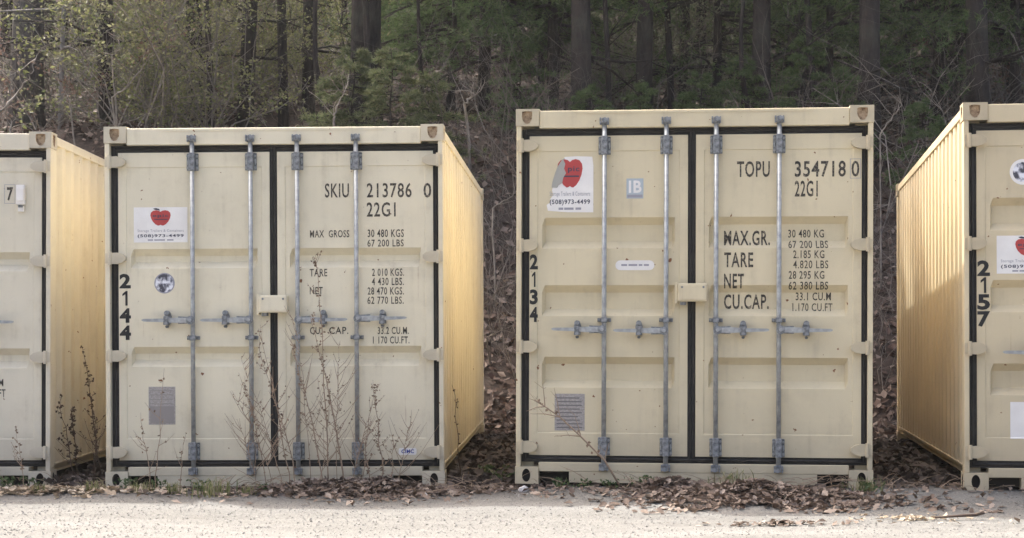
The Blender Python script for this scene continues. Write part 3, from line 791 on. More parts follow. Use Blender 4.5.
solo_tree(26, 25.5, 33, 17, 'thick grey trunk at the far left above the leftmost container', (.1, .4), BARKG, 14, False)
solo_tree(60, 24.6, 5, 9, 'thin pale trunk just right of the thick grey left trunk', (.25, .2), BARKP, 3, False, 'bare_tree')
solo_tree(108, 25, 15, 18, 'dim trunk above the left corner of container 2144', (-.3, .3), BARK, 14, False)
solo_tree(243, 25.6, 15, 27, 'dark trunk above the left door of container 2144', (1.7, -.9), BARK, 6, zc=12.5, rc=3.1, nbough=90, tufts=30)
solo_tree(284, 25.8, 10, 17, 'slim dark trunk above the lock box of container 2144', (-.5, .2), BARK, 8)
solo_tree(308, 26.2, 12, 16, 'dark trunk left of the thickest trunk above container 2144', (.2, .2), BARK, 8)
solo_tree(192, 27, 9, 16, 'slim trunk among the yellow-green shrubs above container 2144', (-.2, .2), BARK, 8)
solo_tree(365, 25.0, 32, 19, 'thickest dark pine trunk behind the small pale green pine', (.0, .5), BARK, 6)
solo_tree(582, 24.0, 21, 20, 'straight dark pine trunk above the left door of container 2134', (-.15, .4), BARK, 14)
solo_tree(643, 25.0, 17, 19, 'grey-brown pine trunk left of the seam of container 2134', (.25, .4), BARK, 12)
solo_tree(684, 27, 11, 18, 'slender trunk above the seam of container 2134', (.1, .2), BARK, 10)
solo_tree(761, 24.4, 19, 19, 'dark pine trunk above the 354718 number', (.1, .4), BARK, 10)
solo_tree(797, 25.4, 17, 19, 'pine trunk between two others above the right end of container 2134', (-.2, .3), BARK, 10)
solo_tree(868, 23.6, 22, 18, 'dark trunk rising behind the right corner of container 2134', (.3, .4), BARK, 8)
solo_tree(936, 25, 8, 16, 'thin trunk over the gap between containers 2134 and 2157', (.4, .2), BARK, 8)
solo_tree(979, 24, 23, 18, 'dark trunk just above the left corner of container 2157', (-.1, .3), BARK, 8)
solo_tree(1008, 30, 9, 16, 'slim trunk at the far right edge above container 2157', (-.3, .3), BARK, 8)
occupied = []; DEEP = []
def free(x, y, r):
    for a, b_, c_ in occupied:
        if (a - x) ** 2 + (b_ - y) ** 2 < (r + c_) ** 2: return False
    occupied.append((x, y, r)); return True
rng = random.Random(21)
n = 0
for tries in range(900):                                 # the rest of the wood, up the slope and out to the sides
    y = rng.uniform(29, 62); x = rng.uniform(-34, 22)
    if not free(x, y, 1.25): continue
    if y < 32 and abs(x) < 8.5: continue
    q = rng.choice(PINES)
    t_ = plant_tree('pine_tree', q, (x, y, gh(x, y)), rng.uniform(0, 6.28), rng.uniform(.75, 1.1), 'dark pine trunk deep in the wood up the slope', 'tree', 'pines up the slope'); n += 1
    DEEP.append((t_, 512 + x / y * FPX, y))
    if n >= 55: break
for x, y in ((-11, 24), (-13.5, 27), (-16, 23), (-18, 27), (-12, 30.5), (-20, 24), (10.5, 25), (12.5, 29), (9.6, 29.5), (-22, 29)):   # trees beyond the frame's sides
    plant_tree('pine_tree', rng.choice(PINES), (x, y, gh(x, y)), rng.uniform(0, 6.28), rng.uniform(.8, 1.0), 'dark pine trunk deep in the wood up the slope', 'tree', 'pines up the slope')

hem = [(452, 27.6, 0, 'soft green pine boughs above the right door of container 2144'), (512, 28.5, 1, 'dim pine with drooping boughs over the gap beside container 2134'),
       (548, 38, 2, 'far pine behind the straight dark trunk above container 2134'), (722, 32, 2, 'green pine above the seam of container 2134 on the slope'),
       (700, 29.2, 1, 'pine with dark boughs above the TOPU lettering'), (822, 28, 0, 'pine with green boughs above the right end of container 2134'),
       (846, 32, 2, 'far green pine over the right corner of container 2134'), (906, 28, 1, 'drooping pine over the gap left of container 2157'),
       (955, 29.5, 2, 'dark green pine high above the corner of container 2157'), (1022, 28.6, 1, 'green pine at the upper right picture corner'),
       (408, 30, 2, 'far dark pine right of the thickest trunk'), (640, 41, 2, 'distant pine between the two middle trunks'), (300, 42, 1, 'distant pine above the 2144 lock box')]
for i, (px, dep, kk, lab) in enumerate(hem):
    plant_tree('pine_tree', HEMS[(kk + i) % 3], at(px, dep), i * 1.7, .8 + .06 * (i % 5), lab, 'tree')
yg = [(392, 22.2, 1, .92, 'small pale green pine behind the right door of container 2144'), (428, 22.6, 0, .9, 'little pine beside the right corner casting of container 2144'),
      (352, 22.8, 0, 1.0, 'small bushy pine left of the pale green pine'), (592, 23.0, 0, .9, 'low green pine at the foot of the straight dark trunk'),
      (640, 23.4, 0, .8, 'low pine behind the header of container 2134'), (700, 24.0, 0, .9, 'low pine behind the seam of container 2134'),
      (805, 23.6, 1, .95, 'bushy green young pine above the 354718 number'), (838, 23.4, 0, 1.0, 'young pine left of the right corner of container 2134'),
      (742, 24.2, 0, 1, 'low young pine behind the TOPU lettering'), (925, 22.6, 0, .95, 'young pine in the gap left of container 2157'), (520, 24.5, 0, 1, 'young pine on the bank above the left corner of container 2134')]
for i, (px, dep, kk, sc, lab) in enumerate(yg):
    p = at(px, dep); p.z -= .1
    plant_tree('young_pine', (YOUNG if px < 440 else YOUNGD)[kk], p, i * 2.1, sc * (1 if px < 440 else .8), lab, 'young pine')

# bare brush and leafing shrubs
def grow(mbx, rng, p, d, L, r, depth, tips, curl=.55, n=4):
    pts = [p]; rad = [r]; q = p.copy(); dd = d.copy(); seg = 4
    for i in range(seg):
        dd = (dd + Vector((rng.gauss(0, curl), rng.gauss(0, curl), rng.gauss(0, curl * .6) + .05)) * .55).normalized()
        q = q + dd * (L / seg); pts.append(q.copy()); rad.append(r * (1 - .6 * (i + 1) / seg))
    mbx.tube(pts, rad, n if r > .008 else 3, 0, False)
    tips.append((pts, dd))
    if depth > 0:
        for _ in range(rng.randint(2, 4)):
            t = rng.randint(1, seg); b = pts[t]
            nd = (dd + Vector((rng.gauss(0, .8), rng.gauss(0, .8), rng.gauss(.1, .5)))).normalized()
            grow(mbx, rng, b, nd, L * rng.uniform(.4, .75), rad[t] * .65, depth - 1, tips, curl, n)
def kite(mbx, c, d, rng, l, w):
    s = d.cross(Vector((rng.gauss(0, 1), rng.gauss(0, 1), rng.gauss(0, 1))))
    if s.length < .01: return
    s.normalize(); nn = d.cross(s) * (w * .35); b = len(mbx.v)
    mbx.v += [tuple(c), tuple(c + d * l * .5 + s * w + nn), tuple(c + d * l), tuple(c + d * l * .5 - s * w + nn)]
    mbx.f += [(b, b + 1, b + 2), (b, b + 2, b + 3)]; mbx.m += [0, 0]
def shrub(rng, h, stems, depth, leaves, lm, wm, lsize):
    wood, leaf, tips = MB(), MB(), []
    for s in range(stems):
        a = rng.uniform(0, 6.28); sp = rng.uniform(.15, .9)
        grow(wood, rng, Vector((rng.gauss(0, .08), rng.gauss(0, .08), -.1)), Vector((math.cos(a) * sp, math.sin(a) * sp, 1)).normalized(), h * rng.uniform(.45, 1), .011, depth, tips)
    me = [wood.mesh('stems', wm, True)]
    if leaves:
        for _ in range(leaves):
            pts, dd = rng.choice(tips); i = rng.randint(1, len(pts) - 1)
            c = pts[i - 1].lerp(pts[i], rng.random()) + Vector((rng.gauss(0, .035), rng.gauss(0, .035), rng.gauss(0, .035)))
            d = Vector((rng.gauss(0, 1), rng.gauss(0, 1), rng.gauss(-.1, .7))).normalized()
            kite(leaf, c, d, rng, lsize * rng.uniform(.6, 1.25), lsize * .3)
        me.append(leaf.mesh('foliage', lm))
    return me
rng = random.Random(33)
BRUSH = [shrub(rng, rng.uniform(2.0, 3.2), 4, 2, 0, None, TWIG, 0) for _ in range(4)]
BRUSHP = [shrub(rng, rng.uniform(1.6, 2.4), 3, 2, 0, None, TWIGP, 0) for _ in range(2)]
FINE = []
for _ in range(4):
    wood, tips = MB(), []
    for q in range(9):
        a = rng.uniform(0, 6.28); sp = rng.uniform(.2, 1.1)
        grow(wood, rng, Vector((rng.gauss(0, .25), rng.gauss(0, .25), -.05)), Vector((math.cos(a) * sp, math.sin(a) * sp, 1)).normalized(), rng.uniform(.8, 1.9), .006, 2, tips, .6, 3)
    FINE.append([wood.mesh('stems', TWIG, True)])
SAPL = []
for i in range(4):
    wood, tips = MB(), []; h = rng.uniform(6, 9); pts = curve_pts(rng, h, (rng.uniform(-.9, .9), 0), 1.0, 10); pts[0].z = -.2
    wood.tube(pts, [.045 * (1 - .8 * t / 10) for t in range(11)], 6)
    for q in range(16):
        b = pts[rng.randint(1, 9)]; a = rng.uniform(0, 6.28)
        grow(wood, rng, b, Vector((math.cos(a), math.sin(a), rng.uniform(0, .8))).normalized(), rng.uniform(.5, 1.5), .010, 1, tips, .45, 3)
    SAPL.append(wood.mesh('trunk', BARK, True))
SPR = [shrub(rng, rng.uniform(2.0, 2.8), 6, 2, 1700, SPRING, TWIG, .052) for _ in range(3)]
SAG = [shrub(rng, rng.uniform(1.8, 2.6), 6, 2, 1500, SAGE, TWIG, .055) for _ in range(3)]
BEE = [shrub(rng, rng.uniform(2.0, 2.6), 5, 2, 700, BEECH, TWIG, .07) for _ in range(2)]
MARKS = [(20, 'the leftmost container'), (75, 'the side wall of the leftmost container'), (112, 'the left casting of the SKIU box'), (150, 'the SKIU sign'), (192, 'the first SKIU rod'), (225, 'the SKIU left door middle'), (252, 'the second SKIU rod'), (274, 'the SKIU seam'), (297, 'the third SKIU rod'), (330, 'the SKIU lettering'), (356, 'the fourth SKIU rod'), (388, 'the SKIU serial'), (430, 'the right casting of the SKIU box'), (465, 'the right side wall of the SKIU box'), (500, 'the gap beside the TOPU box'), (525, 'the left casting of the TOPU box'), (568, 'the torn TOPU sign'), (604, 'the first TOPU rod'), (635, 'the small blue TOPU sticker'), (666, 'the second TOPU rod'), (691, 'the TOPU seam'), (716, 'the third TOPU rod'), (748, 'the TOPU lettering'), (779, 'the fourth TOPU rod'), (820, 'the TOPU serial'), (862, 'the right casting of the TOPU box'), (890, 'the gap left of the rightmost box'), (930, 'the side wall of the rightmost box'), (972, 'the left casting of the rightmost box'), (1010, 'the far right edge')]
LABELLED = {}
def note(o, px, dep, what):
    mk = min(MARKS, key=lambda q: abs(q[0] - px))[1]
    LABELLED.setdefault((what, mk), []).append((dep, o))
def settle():
    for (what, mk), lst in LABELLED.items():
        lst.sort(key=lambda q: q[0])
        for i, (d_, o) in enumerate(lst):
            w = '' if len(lst) == 1 else (('lower ', 'higher ')[i] if len(lst) == 2 else ('lowest ', 'second lowest ', 'third lowest ', 'fourth lowest ', 'fifth lowest ', 'sixth lowest ', 'seventh lowest ', 'eighth lowest ', 'ninth lowest ', 'tenth lowest ', 'eleventh lowest ', 'twelfth lowest ', 'thirteenth lowest ', 'fourteenth lowest ', 'fifteenth lowest ', 'sixteenth lowest ')[min(i, 15)])
            o['label'] = w + what + ' above ' + mk
def strew(name, protos, spots, label, group, cat='shrub', names=('stems', 'foliage'), sc=(.75, 1.2)):
    for px, dep in spots:
        p = at(px, dep)
        t_ = plant_tree(name, rng.choice(protos), p, rng.uniform(0, 6.28), rng.uniform(*sc), label, cat, group, names)
        note(t_, px, dep, {'leafing_shrub': 'yellow-green shrub', 'pale_shrub': 'pale green shrub', 'brown_leaved_shrub': 'brown-leaved shrub'}.get(name, 'pale leafless bush' if protos is BRUSHP else 'fine twiggy brush' if protos is FINE else 'leafless brush'))
def zone(n, x0, x1, d0, d1): return [(rng.uniform(x0, x1), rng.uniform(d0, d1)) for _ in range(n)]
strew('leafing_shrub', SPR, zone(15, 110, 310, 26, 31), 'shrub with yellow-green spring leaves above container 2144', 'yellow-green shrubs above container 2144')
strew('leafing_shrub', SPR, [(205, 24.0), (160, 23.8), (182, 24.6), (228, 24.4), (146, 25)], 'shrub with yellow-green spring leaves above container 2144', 'yellow-green shrubs above container 2144', sc=(1.1, 1.4))
strew('leafing_shrub', SPR, zone(5, 690, 745, 31, 38), 'shrub with yellow-green leaves between trunks above container 2134', 'yellow-green shrubs above container 2134')
strew('leafing_shrub', SPR, zone(3, 530, 572, 33, 38), 'yellow-green shrub left of the straight dark trunk', 'shrubs left of the straight dark trunk')
strew('pale_shrub', SAG, zone(14, 40, 350, 25, 33), 'pale green twiggy shrub among the trees above container 2144', 'pale green shrubs above container 2144')
strew('pale_shrub', SAG, zone(12, 590, 760, 26, 38), 'pale green thin shrub among the trunks above container 2134', 'pale shrubs above container 2134')
strew('pale_shrub', SAG, zone(8, 800, 1024, 26, 36), 'pale green thin shrub on the slope at the right', 'pale shrubs at the right')
strew('brown_leaved_shrub', BEE, zone(7, 800, 1030, 25, 33), 'shrub with clinging brown leaves on the slope at the right', 'brown leaved shrubs at the right')
strew('brown_leaved_shrub', BEE, zone(3, 40, 200, 24, 27), 'shrub with clinging brown leaves on the slope at the left', 'brown leaved shrubs at the left')
strew('bare_shrub', BRUSH, zone(24, -20, 500, 22.5, 38), 'leafless grey-brown brush on the bank in the left half', 'bare brush in the left half', 'brush')
strew('bare_shrub', BRUSH, zone(24, 500, 1050, 22.5, 38), 'leafless grey-brown brush on the bank in the right half', 'bare brush in the right half', 'brush')
strew('bare_shrub', BRUSHP, zone(4, 0, 150, 23.5, 27), 'pale leafless twiggy bush at the far left of the slope', 'pale bare bushes at the left', 'brush')
strew('bare_shrub', BRUSHP, zone(4, 880, 960, 21.5, 25), 'pale leafless bush behind the gap left of container 2157', 'pale bare bushes at the right', 'brush')

strew('bare_shrub', FINE, zone(22, -10, 510, 22.8, 34), 'fine leafless brush', 'fine twiggy brush in the left half', 'brush')
strew('bare_shrub', FINE, zone(26, 510, 1040, 23.2, 34), 'fine leafless brush', 'fine twiggy brush in the right half', 'brush')
strew('bare_shrub', FINE, [(492, 19.8), (503, 20.6), (512, 21.4), (486, 21.6), (498, 22.4), (884, 19.6), (890, 20.8), (878, 21.6), (896, 22), (506, 20.2), (494, 23), (887, 20.1)], 'fine leafless brush', 'fine twiggy brush in the gaps', 'brush')
for px, dep in zone(46, -15, 1040, 24, 37):
    p = at(px, dep); t_ = plant_tree('sapling', [rng.choice(SAPL)], p, rng.uniform(0, 6.28), rng.uniform(.7, 1.25), 'slender bare sapling', 'sapling', 'slender saplings on the slope')
    note(t_, px, dep, 'slender sapling')
for i, (px, dep) in enumerate([(470, 33), (545, 35), (612, 36), (665, 33), (690, 35), (765, 34), (785, 31), (870, 31), (925, 33), (985, 32), (1000, 35), (484, 26.4), (540, 28), (505, 25.4), (552, 26), (715, 25.6), (830, 25.0), (905, 25), (958, 25.8), (1016, 25.2), (430, 34), (330, 35), (250, 36), (50, 33), (130, 36)]):
    t_ = plant_tree('pine_tree', HEMS[i % 3], at(px, dep), i * 2.3, .75 + .08 * (i % 4), 'pine', 'tree', 'mid-sized pines on the slope'); note(t_, px, dep, 'bushy pine')
for t_, px, dep in DEEP:
    if 0 < px < 1024: note(t_, px, dep, 'far pine')
settle()

# crooked dead limbs at the left
def limb(pix, dep, r, label, m=TWIGP, name='dead_branch', twigs=2, seed=0):
    r_ = random.Random(seed); P = []
    for i, (px, py) in enumerate(pix):
        dd = dep + .25 * noise.noise((i * 1.3, seed, 0)); P.append(Vector(((px - 512) / FPX * dd, dd, CAMZ + (HOR - py) / FPX * dd)))
    gz = gh(P[0].x, P[0].y + .15)
    if P[0].z > gz + .05: P.insert(0, Vector((P[0].x + .05, P[0].y + .15, gz - .1)))
    base = P[0].copy(); mbx = MB(); Q = [p - base for p in P]
    Q2 = []
    for a_, b_ in zip(Q[:-1], Q[1:]):
        for t in range(4): Q2.append(a_.lerp(b_, t / 4) + Vector((r_.gauss(0, r * .35), r_.gauss(0, r * .35), r_.gauss(0, r * .35))))
    Q2.append(Q[-1]); kq = len(Q2) - 1
    mbx.tube(Q2, [r * .62 * (1 - .8 * i / kq) for i in range(kq + 1)], 6)
    tp = []
    for _ in range(5):
        b_ = Q2[r_.randint(kq // 4, kq)]; dd_ = (Q[-1] - Q[0]).normalized()
        grow(mbx, r_, b_, (dd_ + Vector((r_.gauss(0, .7), r_.gauss(0, .5), r_.gauss(0, .6)))).normalized(), r_.uniform(.2, .55), r * .22, 1, tp, .5, 3)
    o = link(name, mbx.mesh(name, m, True), None, base); tag(o, label, 'branch'); return o
limb([(-6, 118), (6, 106), (16, 94), (27, 80), (33, 70), (37, 55)], 22.6, .035, 'pale forked dead branch leaning at the far left above the container', seed=1)
limb([(11, 132), (12, 120), (4, 112)], 22.4, .022, 'short pale branch beside the forked one at the far left', seed=2)
limb([(112, 97), (126, 88), (138, 73), (146, 64), (149, 55)], 23, .026, 'pale crooked branch above the left corner of container 2144', seed=3)
limb([(112, 55), (121, 47), (117, 37), (106, 31)], 23.4, .022, 'hooked pale branch above container 2144 near the picture top', seed=4)
limb([(72, 118), (69, 100), (62, 88), (52, 60)], 22.8, .02, 'thin bent pale stem right of the leftmost container', seed=5)
limb([(334, 122), (335, 112), (342, 98), (344, 92)], 21.6, .03, 'short white broken stub behind the header of container 2144', seed=6)
limb([(466, 103), (471, 96), (474, 92)], 22.5, .04, 'small white piece of broken wood on the bank', seed=7)
limb([(562, 108), (545, 122), (530, 138)], 22, .02, 'fallen grey stick on the bank left of container 2134', TWIG, seed=8)
limb([(565, 97), (548, 112)], 24, .03, 'leaning dark pole beside the straight dark trunk', BARK, seed=9)
limb([(880, 135), (890, 120), (902, 104)], 21, .018, 'thin pale stick leaning behind the right corner of container 2134', seed=10)
limb([(492, 208), (502, 202), (513, 196)], 20.6, .02, 'pale fallen stick on the bank in the gap beside container 2134', seed=11)
limb([(487, 338), (500, 330), (514, 333)], 19.6, .02, 'brown fallen stick low in the gap beside container 2134', TWIG, seed=12)
limb([(513, 372), (508, 350), (503, 338)], 19.4, .012, 'thin pale twig standing low in the gap beside container 2134', seed=13)

# ------------------------------------------------------------------ leaf litter, gravel
def oakleaf(mbx, c, nrm, ang, l, rng, lod=8):
    t1 = nrm.orthogonal().normalized(); t2 = nrm.cross(t1)
    d = t1 * math.cos(ang) + t2 * math.sin(ang); s = nrm.cross(d); curl = rng.uniform(-.15, .5) * l
    if lod == 4:
        b = len(mbx.v); w = l * rng.uniform(.25, .4)
        mbx.v += [tuple(c - d * l * .5), tuple(c + s * w + nrm * curl * .6), tuple(c + d * l * .5 + nrm * curl * rng.uniform(-.2, .8)), tuple(c - s * w + nrm * curl * .5)]
        mbx.f += [(b, b + 1, b + 2), (b, b + 2, b + 3)]; mbx.m += [0, 0]; return
    prof = [(-.5, 0), (-.28, .20), (-.15, .13), (.05, .33), (.18, .2), (.36, .22), (.52, 0), (.36, -.22), (.18, -.18), (.05, -.32), (-.15, -.13), (-.28, -.2)]
    b = len(mbx.v); mbx.v.append(tuple(c + nrm * .0))
    for a, w in prof:
        mbx.v.append(tuple(c + d * (a * l) + s * (w * l) + nrm * (curl * (4 * w * w + a * a * rng.uniform(.2, 1.2)))))
    n = len(prof)
    for i in range(n): mbx.f.append((b, b + 1 + i, b + 1 + (i + 1) % n)); mbx.m.append(0)
def rn(rng, k): return Vector((rng.gauss(0, k), rng.gauss(0, k), 1)).normalized()
rng = random.Random(50)
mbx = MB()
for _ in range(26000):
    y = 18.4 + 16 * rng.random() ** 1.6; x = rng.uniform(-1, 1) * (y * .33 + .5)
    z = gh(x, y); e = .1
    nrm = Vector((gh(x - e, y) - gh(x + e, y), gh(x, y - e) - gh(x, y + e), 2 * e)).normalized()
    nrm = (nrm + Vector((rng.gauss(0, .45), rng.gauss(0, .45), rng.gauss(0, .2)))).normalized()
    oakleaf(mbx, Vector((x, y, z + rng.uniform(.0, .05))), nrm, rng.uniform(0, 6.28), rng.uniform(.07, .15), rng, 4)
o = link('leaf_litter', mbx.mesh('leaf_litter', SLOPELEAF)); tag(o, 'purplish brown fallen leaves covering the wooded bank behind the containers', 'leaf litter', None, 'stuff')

def inside(px_poly, x, y): pass
def pile(cx, cy, ax, ay, hgt, n, l0, l1, m, label, rz=0.0, seed=0, lod=8, flat=.45):
    r_ = random.Random(seed); mbx = MB(); c, s = math.cos(rz), math.sin(rz)
    for _ in range(n):
        a = r_.uniform(0, 6.28); q = min(1.5, abs(r_.gauss(0, .62)))
        u, v = q * math.cos(a), q * math.sin(a)
        q2 = q * (1 + .75 * noise.noise((math.cos(a) * 1.7 + seed, math.sin(a) * 1.7, 0)))
        u, v = q2 * math.cos(a), q2 * math.sin(a)
        x = cx + (u * ax) * c - (v * ay) * s; y = cy + (u * ax) * s + (v * ay) * c
        hh = hgt * math.exp(-(q2 / .62) ** 2) * (1 + .5 * noise.noise((x * 3, y * 3, seed)))
        z = gh(x, y) + hh * r_.uniform(.02, 1.05) ** .7 + r_.uniform(.002, .016)
        oakleaf(mbx, Vector((x, y, z)), rn(r_, flat), r_.uniform(0, 6.28), r_.uniform(l0, l1), r_, lod)
    o = link('leaf_pile', mbx.mesh('leaf_pile', m)); tag(o, label, 'leaf pile', None, 'stuff'); return o
pile(-1.10, 12.33, .95, .33, .10, 3400, .02, .085, DRYLEAF, 'brown dry leaves heaped against the right half of container 2144', -.03, 1)
pile(1.62, 11.42, .80, .38, .085, 3900, .02, .085, DRYLEAF, 'brown dry leaves heaped in front of the 2134 right door', -.12, 2)
pile(1.08, 11.80, .40, .17, .07, 900, .02, .08, DRYLEAF, 'small leaf heap in front of the 2134 left door', -.1, 3)
pile(-3.2, 12.25, 1.4, .28, .02, 700, .05, .10, PALELEAF, 'bleached leaves strewn below the left half of container 2144', 0, 4, 8, .3)
pile(-.22, 12.75, .4, .5, .03, 420, .05, .10, SHADELEAF, 'dry leaves at the mouth of the gap beside container 2134', 0, 5)
pile(-3.12, 12.85, .25, .5, .06, 420, .05, .10, SHADELEAF, 'dry leaves in the gap left of container 2144', 0, 6)
pile(2.38, 10.5, .36, .20, .006, 170, .02, .055, PALELEAF, 'sunlit straw-coloured leaf scraps on the gravel', -.2, 7, 4, .3)
pile(1.55, 10.25, .45, .10, .008, 120, .03, .06, DRYLEAF, 'thin scatter of leaf crumbs on the sunlit gravel', -.05, 8, 4, .3)
pile(2.9, 12.9, .35, .8, .03, 420, .05, .10, SHADELEAF, 'dark leaves inside the gap left of container 2157', 0, 9)
rng = random.Random(60); mbx = MB()
for _ in range(1500):
    x = rng.uniform(-4.4, 4.4); y = 12.35 - .12 * x - abs(rng.gauss(0, .55)) + .25
    if y < 9: continue
    oakleaf(mbx, Vector((x, y, gh(x, y) + rng.uniform(.006, .02))), rn(rng, .3), rng.uniform(0, 6.28), rng.uniform(.025, .075), rng, 4)
o = link('scattered_leaves', mbx.mesh('scattered_leaves', DRYLEAF)); tag(o, 'loose dry leaves and crumbs scattered along the gravel edge', 'leaves', None, 'stuff')
mbx = MB(); rq = random.Random(61)
for _ in range(420):
    px_ = rq.choice((rq.uniform(-2.2, -.2), rq.uniform(.8, 2.6), rq.uniform(-4.2, 3.5))); y = 12.30 - .14 * px_ - abs(rq.gauss(0, .25)) + .1
    a = rq.uniform(0, 6.28); L = rq.uniform(.04, .22); z = gh(px_, y) + rq.uniform(.01, .07); d_ = Vector((math.cos(a), math.sin(a) * .6, rq.uniform(-.1, .5))) * L
    p0 = Vector((px_, y, z)); mbx.tube([p0, p0 + d_ * .5 + Vector((0, 0, .01)), p0 + d_], [.0028, .0022, .001], 3, 0, False)
o = link('twig_litter', mbx.mesh('twig_litter', STALK)); tag(o, 'broken dry twigs and stubble along the container bases', 'twigs', None, 'stuff')
# gaps: deep litter seen between the boxes
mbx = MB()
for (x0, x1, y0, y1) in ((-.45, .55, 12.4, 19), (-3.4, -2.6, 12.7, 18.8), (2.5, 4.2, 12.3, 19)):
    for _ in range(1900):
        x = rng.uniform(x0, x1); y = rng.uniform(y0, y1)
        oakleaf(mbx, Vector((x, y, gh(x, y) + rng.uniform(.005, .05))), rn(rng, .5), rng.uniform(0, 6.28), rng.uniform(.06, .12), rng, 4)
o = link('gap_litter', mbx.mesh('gap_litter', SHADELEAF)); tag(o, 'shaded leaf litter lying between the containers', 'leaf litter', None, 'stuff')

GRAVEL = leafmat('gravel_stones', [(0.11, 0.106, 0.098), (0.16, 0.155, 0.144), (0.20, 0.193, 0.18), (0.25, 0.242, 0.226), (0.14, 0.133, 0.12), (0.18, 0.173, 0.16)], 0.9, 0)
rng = random.Random(70); mbx = MB()
for _ in range(15000):
    y = rng.uniform(8.8, 12.6); x = rng.uniform(-1, 1) * y * .31
    if y > 12.1 - .12 * x + .2: continue
    s = rng.choice((.003, .0035, .004, .005, .006, .009)) * rng.uniform(.8, 1.2); z = gh(x, y) + s * .1
    b = len(mbx.v); a0 = rng.uniform(0, 6.28)
    for j in range(5):
        a = a0 + j * 1.2566; r1 = s * rng.uniform(.75, 1.2); mbx.v.append((x + r1 * math.cos(a), y + r1 * math.sin(a), z - s * .1))
    mbx.v.append((x + s * rng.uniform(-.4, .4), y + s * rng.uniform(-.4, .4), z + s * rng.uniform(.5, .9)))
    for j in range(5): mbx.f.append((b + j, b + (j + 1) % 5, b + 5)); mbx.m.append(0)
o = link('gravel', mbx.mesh('gravel', GRAVEL)); tag(o, 'small pale gravel stones scattered over the sunlit lot', 'gravel', None, 'stuff')

# ------------------------------------------------------------------ weeds, stalks, grass
def stalk(px, y0, h, top, label, seed, m=STALK, twigs=14, seeds=40, dep=None, r=.006, seedlen=.022, spread=.22, up=.5):
    """dry weed stalk: base under image column px at depth dep, leaning so that its tip is displaced by top metres"""
    r_ = random.Random(seed); base = at(px, dep); n = 9
    pts = [Vector((top * (i / n) ** 1.3 + .02 * noise.noise((i * .6, seed, 1)), .015 * noise.noise((i * .6, seed, 3)), h * i / n)) for i in range(n + 1)]
    e = bpy.data.objects.new('weed_stalk', None); COL.objects.link(e); e.location = base; tag(e, label, 'weed', 'dry weed stalks')
    mbx = MB(); mbx.tube(pts, [r * (1 - .75 * i / n) for i in range(n + 1)], 5)
    link('stem', mbx.mesh('stem', m, True), e)
    tw, sd = MB(), MB()
    for i in range(twigs):
        t = r_.uniform(.25, 1); f = min(n - .001, t * n); b = pts[int(f)].lerp(pts[int(f) + 1], f % 1)
        a = r_.uniform(0, 6.28); L = r_.uniform(.3, 1) * spread * (1.25 - t)
        d = Vector((math.cos(a), math.sin(a) * .4, up + r_.uniform(0, .6))).normalized()
        q = b + d * L * .5; q2 = b + d * L + Vector((0, 0, L * .2))
        tw.tube([b, q, q2], [.0028, .002, .001], 3, 0, False)
        for _ in range(seeds // twigs):
            c = b.lerp(q2, r_.uniform(.3, 1)); kite(sd, c, Vector((r_.gauss(0, 1), r_.gauss(0, 1), r_.gauss(0, 1))).normalized(), r_, seedlen * r_.uniform(.5, 1.1), seedlen * .35)
    for _ in range(seeds):
        f = r_.uniform(.15, .98) * n; b = pts[int(f)].lerp(pts[min(n, int(f) + 1)], f % 1)
        kite(sd, b, Vector((r_.gauss(0, 1), r_.gauss(0, .6), r_.gauss(0, .8))).normalized(), r_, seedlen * r_.uniform(.6, 1.3), seedlen * .38)
    link('twigs', tw.mesh('twigs', m), e); link('seed_heads', sd.mesh('seed_heads', SEED if m is STALK else STALKD), e)
stalk(329, 0, 1.68, -.09, 'tallest dry weed stalk in the middle of the 2144 right door', 1, dep=12.38, twigs=16, seeds=60, spread=.3)
stalk(345, 0, 1.25, -.24, 'dry stalk leaning left across the CU. CAP. lettering', 2, dep=12.36, twigs=9, seeds=50, r=.007)
stalk(324, 0, 1.10, -.24, 'dry stalk leaning left below the NET lettering', 3, dep=12.34, twigs=9, seeds=50, spread=.25)
stalk(384, 0, .78, -.08, 'shorter dry stalk below the cubic feet lettering', 4, dep=12.36, twigs=6, seeds=45)
stalk(362, 0, .80, .09, 'thin bare stalk rising beside the rightmost rod of container 2144', 5, dep=12.38, twigs=4, seeds=14, r=.004)
stalk(298, 0, 1.00, -.28, 'dry stalk leaning left over the seam of container 2144', 6, dep=12.34, twigs=12, seeds=40, spread=.35, r=.005)
stalk(290, 0, 1.18, -.22, 'dry stalk whose twigs reach the 2144 lock box', 7, dep=12.36, twigs=10, seeds=26, spread=.3, r=.005)
stalk(267, 0, .82, -.17, 'thin dry stalk left of the 2144 seam', 8, dep=12.35, twigs=10, seeds=24, spread=.32, r=.004)
stalk(372, 0, .30, -.05, 'short dry stalk among the leaves near the rightmost 2144 rod', 9, dep=12.30, twigs=3, seeds=26)
stalk(392, 0, .42, .01, 'short upright dry stalk left of the small blue sticker', 10, dep=12.34, twigs=2, seeds=16, r=.004)
stalk(156, 0, .86, .06, 'thin upright stalk in front of the grey plate on container 2144', 11, dep=12.36, twigs=3, seeds=8, r=.004)
stalk(151, 0, .55, -.08, 'bent thin stalk below the grey plate on container 2144', 12, dep=12.32, twigs=4, seeds=10, r=.004)
stalk(180, 0, .38, .03, 'low thin stalk left of the leftmost 2144 rod', 13, dep=12.34, twigs=3, seeds=8, r=.004)
stalk(100, 0, 1.02, -.13, 'tall dark seedy stalk in the gap left of container 2144', 14, m=STALKD, dep=13.2, twigs=14, seeds=80, r=.0055, seedlen=.022, spread=.13)
